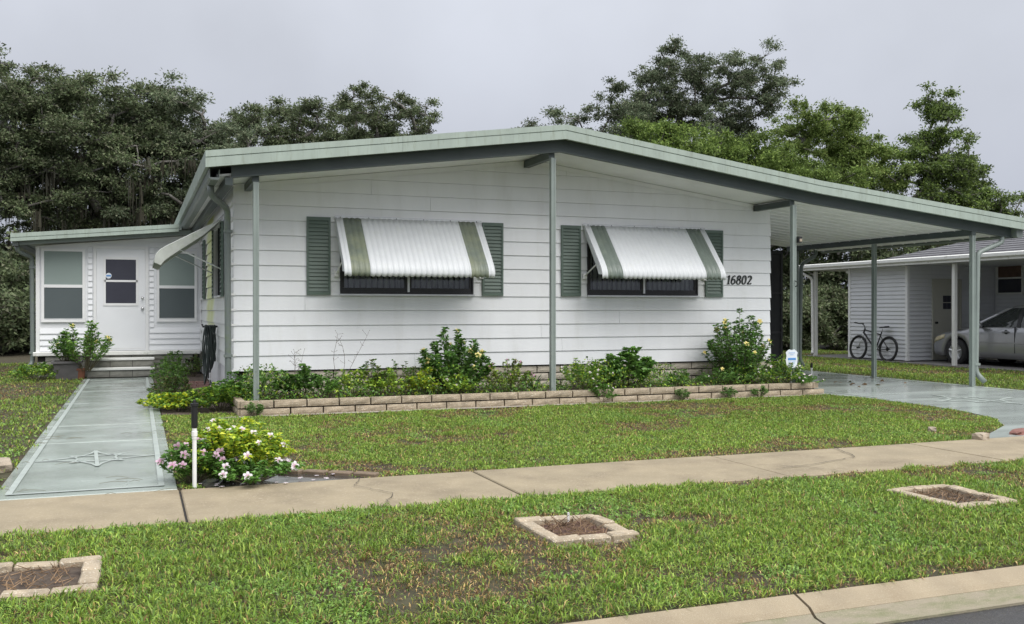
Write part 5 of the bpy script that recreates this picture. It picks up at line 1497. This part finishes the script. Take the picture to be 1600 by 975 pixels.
# ------------------------------------------------------------------ trees
def tree(name, label, base, height, blobs, nclump, leaves_per, leaf=.13, cols=G_DK, trunk_r=.3, fork=.3, seed=0, clump_r=(.55, 1.0), flat=.6, moss=0, group=None, bend=.5, twigs=10, cat='tree', dens=6.2):
    """trunk with limbs that reach every leaf clump; clumps spread through the ellipsoids in blobs (x, y, z, rx, ry, rz)"""
    rnd = np.random.default_rng(seed)
    t = thing(name, label, cat, base, group)
    B = np.array(base, float)
    vol = np.array([b[3] * b[4] * b[5] for b in blobs]); vol = vol / vol.sum()
    cl = []
    tries = 0
    while len(cl) < nclump and tries < nclump * 40:
        tries += 1
        b = blobs[rnd.choice(len(blobs), p=vol)]
        d = rnd.normal(size=3); d /= np.linalg.norm(d)
        p = np.array(b[:3]) + d * np.array(b[3:]) * rnd.uniform(.35, 1.0) ** .6
        if all(np.linalg.norm((p - q) * [1, 1, 1.25]) > .55 * clump_r[1] for q in cl): cl.append(p)
    cl = np.array(cl)
    top = B + np.array([rnd.uniform(-.3, .3), rnd.uniform(-.3, .3), height * fork])
    nodes = [B, B * .5 + top * .5 + rnd.normal(0, .08, 3), top]; parent = [-1, 0, 1]
    order = np.argsort(np.linalg.norm((cl - top) * [1, 1, .8], axis=1))
    endn = []
    for ci in order:
        c = cl[ci]
        A = np.array(nodes)
        dv = c - A
        dist = np.linalg.norm(dv, axis=1) + np.where(dv[:, 2] < -.2, 2.5, 0) + np.where(np.arange(len(A)) < 2, 50, 0)
        j = int(np.argmin(dist))
        p0 = A[j]
        L = np.linalg.norm(c - p0); ns = max(2, int(L / .7))
        side = rnd.normal(size=3); side[2] = abs(side[2]) * .3; side *= bend * L * .14
        last = j
        for k in range(1, ns + 1):
            s = k / ns
            q = p0 * (1 - s) + c * s + side * math.sin(math.pi * s) + rnd.normal(0, .05, 3) * (k < ns)
            nodes.append(q); parent.append(last); last = len(nodes) - 1
        endn.append(last)
    A = np.array(nodes); par = np.array(parent)
    wgt = np.zeros(len(A)); wgt[endn] = 1
    for i in range(len(A) - 1, 0, -1): wgt[par[i]] += wgt[i]
    rad = np.clip(trunk_r * (np.maximum(wgt, .6) / wgt[0]) ** .58, .014, None); rad[0] *= 1.25
    # limbs: one frustum per edge
    m = MB()
    SEG = 6
    ang = np.linspace(0, 2 * math.pi, SEG, endpoint=False)
    e0, e1 = par[1:], np.arange(1, len(A))
    D = A[e1] - A[e0]; Du = unit(D)
    X = unit(np.cross(Du, np.tile([.31, .77, .55], (len(Du), 1)))); Y = np.cross(Du, X)
    r0 = np.minimum(rad[e0], rad[e1] * 1.35); r1 = rad[e1]
    circ = X[:, None, :] * np.cos(ang)[None, :, None] + Y[:, None, :] * np.sin(ang)[None, :, None]
    V0 = A[e0][:, None, :] - Du[:, None, :] * (r0 * .3)[:, None, None] + circ * r0[:, None, None]; V1 = A[e1][:, None, :] + Du[:, None, :] * (r1 * .3)[:, None, None] + circ * r1[:, None, None]
    V = np.concatenate([V0, V1], 1).reshape(-1, 3)
    o = np.arange(len(Du))[:, None] * (2 * SEG)
    F = np.concatenate([np.stack([o[:, 0] + k, o[:, 0] + (k + 1) % SEG, o[:, 0] + SEG + (k + 1) % SEG, o[:, 0] + SEG + k], 1) for k in range(SEG)])
    np_mesh('trunk', V, F, M_BARK, t, smooth=True)
    # leaves
    P, Dn, shade = [], [], []
    TW0, TW1 = [], []
    for c in cl:
        r = rnd.uniform(*clump_r); n = int(leaves_per * dens * (r / clump_r[1]) ** 2 * rnd.uniform(.6, 1.2))
        sub = rnd.integers(3, 6)
        cs = c + rnd.normal(size=(sub, 3)) * r * [.45, .45, .3]
        pk = cs[rnd.integers(0, sub, n)]
        d = unit(rnd.normal(size=(n, 3)))
        q = pk + d * (r * .36) * np.clip(np.abs(rnd.normal(.55, .62, (n, 1))), 0, 1.45) * [1.1, 1.1, flat]
        P.append(q); dd = d * [1, 1, .6] + rnd.normal(0, .6, (n, 3)); dd[:, 2] -= .1; Dn.append(dd)
        shade.append(np.full(n, rnd.uniform(.75, 1.25)))
        for s_ in rnd.integers(0, n, twigs): TW0.append(c); TW1.append(q[s_])
    P = np.concatenate(P); Dn = np.concatenate(Dn); shade = np.concatenate(shade); n = len(P)
    V, F = leaf_tris(P, Dn, rnd.uniform(.45, 1.3, n) * leaf * .80, rnd.uniform(.6, 1.3, n) * leaf * .50, rnd)
    np_mesh('crown', V, F, L_OAK, t, vary(cols, n, rnd, .15, 3) * np.repeat(shade, 3)[:, None])
    if twigs:
        a, b = np.array(TW0), np.array(TW1); k = len(a)
        dx = unit(np.cross(b - a, np.tile([.2, .5, .8], (k, 1)))) * .011; dy = unit(np.cross(b - a, dx)) * .011
        V = np.stack([a + dx, a - dx * .5 + dy, a - dx * .5 - dy, b], 1).reshape(-1, 3); o = np.arange(k)[:, None] * 4
        F = np.concatenate([o + [0, 1, 3], o + [1, 2, 3], o + [2, 0, 3]])
        np_mesh('twigs', V, F, M_BARK, t, kind='stuff')
    if moss:
        low = cl[np.argsort(cl[:, 2])[: max(4, int(len(cl) * .45))]]
        c = low[rnd.integers(0, len(low), moss)] + rnd.normal(0, .5, (moss, 3)) * [1, 1, .4]
        c = np.repeat(c, 16, 0) + rnd.normal(0, .14, (moss * 16, 3)) * [1, 1, .5]
        k = len(c); ln = rnd.uniform(.35, 1.5, (k, 1)) * np.repeat(rnd.uniform(.5, 1.2, (moss, 1)), 16, 0); w = rnd.uniform(.012, .035, (k, 1))
        a = rnd.uniform(0, 3.14, k); sd = np.stack([np.cos(a), np.sin(a), np.zeros(k)], 1) * w
        dn = np.array([0, 0, -1.0]) * ln
        V = np.stack([c - sd * .5, c + sd * .5, c + dn * .5 + sd + rnd.normal(0, .03, (k, 3)), c + dn * .5 - sd], 1).reshape(-1, 3); F = np.arange(4 * k).reshape(k, 4)
        V2 = np.stack([c + dn * .5 - sd, c + dn * .5 + sd, c + dn + sd * .1, c + dn - sd * .1], 1).reshape(-1, 3)
        np_mesh('hanging_moss', np.concatenate([V, V2]), np.concatenate([F, F + 4 * k]), L_MOSS, t, vary(((.065, .062, .045), (.05, .046, .033), (.08, .08, .062)), 2 * k, rnd), kind='stuff')
    return t

OAK = ((.044, .060, .028), (.056, .073, .034), (.034, .047, .024), (.070, .086, .044), (.064, .068, .043))
OAK2 = ((.052, .070, .038), (.063, .080, .045), (.042, .055, .033), (.078, .086, .055))
BRT = ((.050, .078, .018), (.066, .098, .023), (.038, .058, .016), (.084, .116, .028))
OLV = ((.075, .11, .028), (.095, .13, .035), (.06, .085, .025), (.11, .14, .04))
GO = 'oaks behind the annex'
tree('oak_tree', 'wide mossy live oak rising at the far left edge', (-8.8, 26.0, 0), 10, [(-6.4, 25.5, 8.1, 3.6, 3.0, 2.5), (-9.5, 25, 7.0, 3.0, 3, 2.6), (-4.4, 24.6, 5.6, 2.4, 2.0, 1.6)], 145, 260, .15, OAK, .42, .24, 101, (.6, 1.05), moss=60, group=GO)
tree('oak_tree', 'broad live oak directly above the annex roof', (-2.6, 25.5, 0), 10, [(-2.9, 25.2, 8.1, 2.9, 2.6, 1.9), (-.9, 24.6, 6.6, 2.6, 2.2, 2.0), (-3.4, 24.8, 5.5, 2.4, 2.2, 1.3)], 145, 250, .15, OAK, .42, .24, 102, (.6, 1.05), moss=50, group=GO)
tree('oak_tree', 'twisted live oak between the annex and the main roof', (.0, 24.5, 0), 9, [(.1, 24.4, 8.3, 2.1, 2.0, 1.6), (1.4, 23.9, 6.8, 1.9, 1.8, 1.9), (-.6, 24.2, 5.0, 1.8, 1.6, 1.2)], 75, 230, .14, OAK2, .34, .24, 103, (.55, .95), moss=22, group=GO, bend=.9)
tree('oak_tree', 'dark oak behind the left slope of the roof', (5.2, 35.5, 0), 11, [(5.0, 35.0, 9.2, 3.0, 2.4, 2.0), (3.2, 34.5, 8.0, 2.4, 2.0, 2.0)], 80, 230, .16, OAK, .36, .4, 104, (.6, 1.0), group='trees above the main roof')
tree('oak_tree', 'lower dark oak crown in the middle of the roof line', (7.8, 34, 0), 11, [(7.7, 34, 9.8, 2.4, 2.2, 1.8), (9.0, 33, 8.6, 2.0, 2, 1.6)], 60, 230, .16, OAK, .33, .4, 105, (.6, 1.0), group='trees above the main roof')
tree('oak_tree', 'forked oak standing tallest over the left roof slope', (9.0, 27.2, 0), 11, [(7.9, 27.2, 9.8, 1.0, 1.0, 1.5), (9.7, 27.0, 9.2, 1.1, 1.0, 1.5), (8.8, 27.0, 7.7, 1.9, 1.4, 1.2)], 64, 210, .14, OAK, .30, .5, 106, (.45, .8), group='trees above the main roof')
tree('distant_tree', 'faint distant treetop just left of the roof peak', (15.6, 45, 0), 11, [(15.8, 44.5, 10.8, 1.6, 1.4, 1.2)], 22, 160, .16, OAK2, .22, .6, 107, (.5, .9), group='far treetops at the roof peak')
tree('distant_tree', 'faint distant treetop just behind the roof peak', (21.4, 42, 0), 12, [(21.6, 41.6, 11.6, 2.0, 1.4, 1.2)], 26, 150, .16, OAK2, .22, .6, 108, (.5, .9), group='far treetops at the roof peak')
tree('eucalyptus_tree', 'tall airy grey green tree behind the roof peak', (23.2, 26.6, 0), 13, [(22.9, 26.3, 12.2, 2.0, 1.6, 1.7), (26.0, 25.0, 11.9, 1.7, 1.5, 2.0), (20.6, 27.2, 10.9, 1.6, 1.5, 1.8), (17.9, 28.0, 9.3, 1.8, 1.5, 1.5), (23.0, 26.0, 9.8, 4.2, 2, 1.7)], 160, 220, .15, OAK2, .36, .42, 109, (.5, .9), bend=.4)
tree('bright_tree', 'bright green leafy tree behind the right roof slope', (15.2, 14.6, 0), 7, [(14.8, 14.2, 6.2, 1.9, 1.3, 1.2), (16.5, 13.8, 5.8, 1.9, 1.3, 1.3)], 74, 300, .13, BRT, .24, .35, 110, (.5, .85), group='bright trees behind the house')
tree('bright_tree', 'second bright green tree further down the right roof slope', (18.4, 14.2, 0), 7, [(18.0, 13.8, 6.0, 1.5, 1.2, 1.2), (19.6, 13.4, 5.0, 1.8, 1.3, 1.4)], 64, 290, .13, BRT, .22, .35, 111, (.5, .85), group='bright trees behind the house')
tree('olive_green_tree', 'round olive green tree between the bright trees and the dark one', (24.2, 17.4, 0), 9, [(23.6, 17.2, 7.6, 2.4, 2.0, 1.9), (25.0, 16.8, 6.2, 2.0, 1.8, 2.0)], 90, 260, .14, OLV + BRT[:1], .30, .35, 112, (.55, .9))
tree('dark_tree', 'dark open tree standing apart at the far right', (28.4, 15.6, 0), 9.5, [(28.1, 15.6, 8.4, .95, 1.0, 1.5), (28.3, 15.2, 6.2, 1.7, 1.5, 1.4), (29.9, 14.6, 5.4, 1.1, 1.2, .9), (27.0, 15.6, 6.4, .8, 1.0, 1.3)], 62, 230, .15, BRT + OAK[:2], .28, .4, 113, (.5, .85))
# undergrowth below the crowns
GU = 'undergrowth behind the neighbouring carport'
for i, (x, y, h, lab) in enumerate(((20.3, 15.0, 4.6, 'dark undergrowth tree seen behind the carport post'), (23.2, 14.2, 4.8, 'dark undergrowth tree behind the neighbouring flat roof'), (17.6, 16.5, 4.4, 'shaded undergrowth tree between house and neighbour'), (26.0, 13.0, 4.2, 'shaded undergrowth tree behind the shingle roof'))):
    tree('undergrowth_tree', lab, (x, y, 0), h, [(x, y, h * .55, 1.7, 1.3, h * .5)], 60, 300, .19, OAK, .12, .2, 130 + i, (.6, .95), group=GU, twigs=3, dens=2.6)
for i, (x, y, h, lab) in enumerate(((18.9, 12.6, 2.0, 'low dark bush behind the white downspout post'), (20.7, 12.9, 2.3, 'low dark bush behind the shed corner'), (22.6, 12.4, 2.2, 'low dark bush hidden by the shed'), (17.0, 13.4, 1.9, 'low dark bush just right of the carport screen'))):
    tree('hedge_bush', lab, (x, y, 0), h, [(x, y, h * .46, 1.15, .8, h * .46)], 34, 300, .15, OAK, .08, .1, 160 + i, (.45, .7), group='low hedge at the back boundary', twigs=3, dens=2.6, cat='bush')
GV = 'undergrowth behind the annex'
for i, (x, y, h, lab) in enumerate(((-10.5, 27.5, 4.6, 'dark shrub mass at the far left below the oaks'), (-7.4, 28.5, 5.0, 'dark shrub mass behind the annex corner'), (-4.0, 29, 5.2, 'dark shrub mass behind the annex roof'), (-.8, 28.5, 5.4, 'dark shrub mass behind the annex and main eave'), (2.6, 29, 5.0, 'dark shrub mass hidden behind the main roof corner'), (-6.2, 18.5, 2.2, 'low dark bush beyond the left lawn'), (-8.8, 20.0, 3.0, 'tall dark bush at the left border of the lawn'), (-4.85, 20.6, 3.3, 'dark bush beside the annex downspout, before the far roof'))):
    tree('shrub_mass', lab, (x, y, 0), h, [(x, y, h * .52, 2.2, 1.4, h * .5)], 62, 260, .20, OAK, .14, .15, 140 + i, (.6, .95), group=GV, twigs=3, dens=2.4, cat='shrub', moss=(24 if h > 4 else 0))
# house far behind on the left
fh = thing('distant_house', 'pale roofed dark carport house beyond the left lawn', 'house', (-7.5, 22.5, 0))
MB().box(-12, -4.2, 22.6, 23.0, 2.42, 2.60).build('fascia', M_POTG, fh)
m = MB(); m.prism([(22.5, 2.66), (26, 3.0), (26, 2.7), (22.5, 2.605)], 'x', -12, -4.2); m.build('roof', pmat('far_roof', (.30, .31, .31), .6, .2, 3), fh)
MB().box(-11.8, -4.4, 25.0, 25.2, 0, 2.6).build('wall', pmat('far_wall', (.10, .10, .10), .8, .2, 3), fh)
for x in (-11.6, -9.2, -6.8, -4.5): MB().box(x, x + .1, 22.75, 22.85, 0, 2.34).build('post', M_WHITEDIRT, fh)
MB().box(-7.6, -4.6, 22.4, 22.5, .0, .9).build('low_wall', M_POTG, fh)

# ------------------------------------------------------------------ grass
def vnoise(x, y, s, seed):
    r = np.random.default_rng(seed); T = r.random((64, 64))
    u, v = x / s, y / s
    i, j = np.floor(u).astype(int), np.floor(v).astype(int); f, g_ = u - i, v - j
    f = f * f * (3 - 2 * f); g_ = g_ * g_ * (3 - 2 * g_)
    a = T[i % 64, j % 64]; b = T[(i + 1) % 64, j % 64]; c = T[i % 64, (j + 1) % 64]; d = T[(i + 1) % 64, (j + 1) % 64]
    return (a * (1 - f) + b * f) * (1 - g_) + (c * (1 - f) + d * f) * g_

def inpoly(x, y, poly):
    r = np.zeros(len(x), bool); n = len(poly)
    for i in range(n):
        (x0, y0), (x1, y1) = poly[i], poly[(i + 1) % n]
        c = ((y0 > y) != (y1 > y)) & (x < (x1 - x0) * (y - y0) / (y1 - y0 + 1e-12) + x0); r ^= c
    return r

def grass(name, label, rect, dens, hgt, wid, keep, seed, bare=True):
    rnd = np.random.default_rng(seed)
    x0, x1, y0, y1 = rect
    n = int((x1 - x0) * (y1 - y0) * dens)
    x = rnd.uniform(x0, x1, n); y = rnd.uniform(y0, y1, n)
    # gather blades into tufts
    k = rnd.integers(0, max(1, n // 6), n); tx = rnd.uniform(x0, x1, n // 6 + 1); ty = rnd.uniform(y0, y1, n // 6 + 1)
    cl = rnd.random(n) < .6
    x = np.where(cl, tx[k] + rnd.normal(0, .018, n), x); y = np.where(cl, ty[k] + rnd.normal(0, .018, n), y)
    dead = .54 * vnoise(x, y, 1.05, 5) + .28 * vnoise(x, y, .26, 6) + .18 * vnoise(x, y, .11, 8)
    fine = vnoise(x, y, .13, 7)
    dryp = np.clip((dead - .53) / .15, 0, 1)
    ok = keep(x, y) & (rnd.random(n) > dryp * .5 + .35 * (fine < .3))
    x, y, dryp, fine = x[ok], y[ok], dryp[ok], fine[ok]; n = len(x)
    a = rnd.uniform(0, 6.283, n); lean = rnd.uniform(.2, 1.15, n)
    h = hgt * rnd.uniform(.55, 1.25, n) * (1 - .4 * dryp) * (.75 + .5 * fine)
    w = wid * rnd.uniform(.6, 1.4, n)
    weed = (vnoise(x, y, .38, 12) > .74) & (rnd.random(n) < .55)      # patches of low broad-leaved weeds
    w = np.where(weed, wid * 2.3, w); h = np.where(weed, hgt * .55, h)
    dx, dy = np.cos(a), np.sin(a); b = rnd.uniform(0, 6.283, n); sx_, sy_ = np.cos(b), np.sin(b)
    p = np.stack([x, y, np.full(n, -.008)], 1); s = np.stack([sx_ * w / 2, sy_ * w / 2, np.zeros(n)], 1)
    m1 = p + np.stack([dx * h * lean * .42, dy * h * lean * .42, h * (.62 - .25 * lean)], 1)
    m2 = p + np.stack([dx * h * lean * 1.1, dy * h * lean * 1.1, h * (1.05 - .80 * lean)], 1)
    V = np.stack([p, m1 + s, m2, m1 - s], 1).reshape(-1, 3)
    F = np.arange(4 * n).reshape(n, 4)
    green = np.array([[.085, .165, .024], [.115, .205, .030], [.055, .115, .020], [.155, .235, .042]])[rnd.integers(0, 4, n)]
    dry = np.array([[.17, .13, .055], [.11, .07, .036], [.26, .21, .09], [.075, .048, .028]])[rnd.integers(0, 4, n)]
    isdry = rnd.random(n) < (.085 + .58 * dryp)
    patch = (.82 + .36 * vnoise(x, y, 1.7, 9))[:, None]
    c = np.where(weed[:, None], np.array([.10, .20, .045]), np.where(isdry[:, None], dry, green * patch)) * rnd.uniform(.6, 1.35, (n, 1))
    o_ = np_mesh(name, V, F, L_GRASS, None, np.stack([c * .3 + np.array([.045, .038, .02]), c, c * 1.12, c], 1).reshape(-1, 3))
    return props(o_, label, 'grass', None, 'stuff')

def k_verge(x, y):
    e = .03 * np.sin(x * 9) + .03 * np.sin(x * 23 + 1)
    ok = (y > -10.215 + .4 * np.abs(e) * 0) & (y < -7.53 + e + .02)
    for (cx, cy, w, d) in RINGS: ok &= ~((np.abs(x - cx) < w / 2 - .012) & (np.abs(y - cy) < d / 2 - .012))
    return ok
PUD = [(-.75, -6.36), (.50, -6.36), (.42, -6.24), (.2, -6.08), (-.05, -5.92), (-.4, -5.85), (-.9, -5.95)]
DRV = poly
def k_front(x, y):
    e = .03 * np.sin(y * 7) + .025 * np.sin(y * 17 + 2)
    ef = .02 * np.sin(x * 11)
    return (x > -.96 + e) & (y > -6.33 + ef) & (y < -1.43 + ef + np.where(x < -.05, .55, 0)) & ~inpoly(x, y, DRV) & ~inpoly(x, y, PUD)
def k_left(x, y):
    e = .05 * np.sin(y * 5) + .04 * np.sin(y * 13 + 2)
    return (x < -2.25 + e) & ((y < 7.3) | (x < -3.3))
def k_right(x, y):
    e = .04 * np.sin(y * 6)
    return ((x > 12.66 + e) & (x < 16.72)) & (y > -6.3) & ~inpoly(x, y, DRV)
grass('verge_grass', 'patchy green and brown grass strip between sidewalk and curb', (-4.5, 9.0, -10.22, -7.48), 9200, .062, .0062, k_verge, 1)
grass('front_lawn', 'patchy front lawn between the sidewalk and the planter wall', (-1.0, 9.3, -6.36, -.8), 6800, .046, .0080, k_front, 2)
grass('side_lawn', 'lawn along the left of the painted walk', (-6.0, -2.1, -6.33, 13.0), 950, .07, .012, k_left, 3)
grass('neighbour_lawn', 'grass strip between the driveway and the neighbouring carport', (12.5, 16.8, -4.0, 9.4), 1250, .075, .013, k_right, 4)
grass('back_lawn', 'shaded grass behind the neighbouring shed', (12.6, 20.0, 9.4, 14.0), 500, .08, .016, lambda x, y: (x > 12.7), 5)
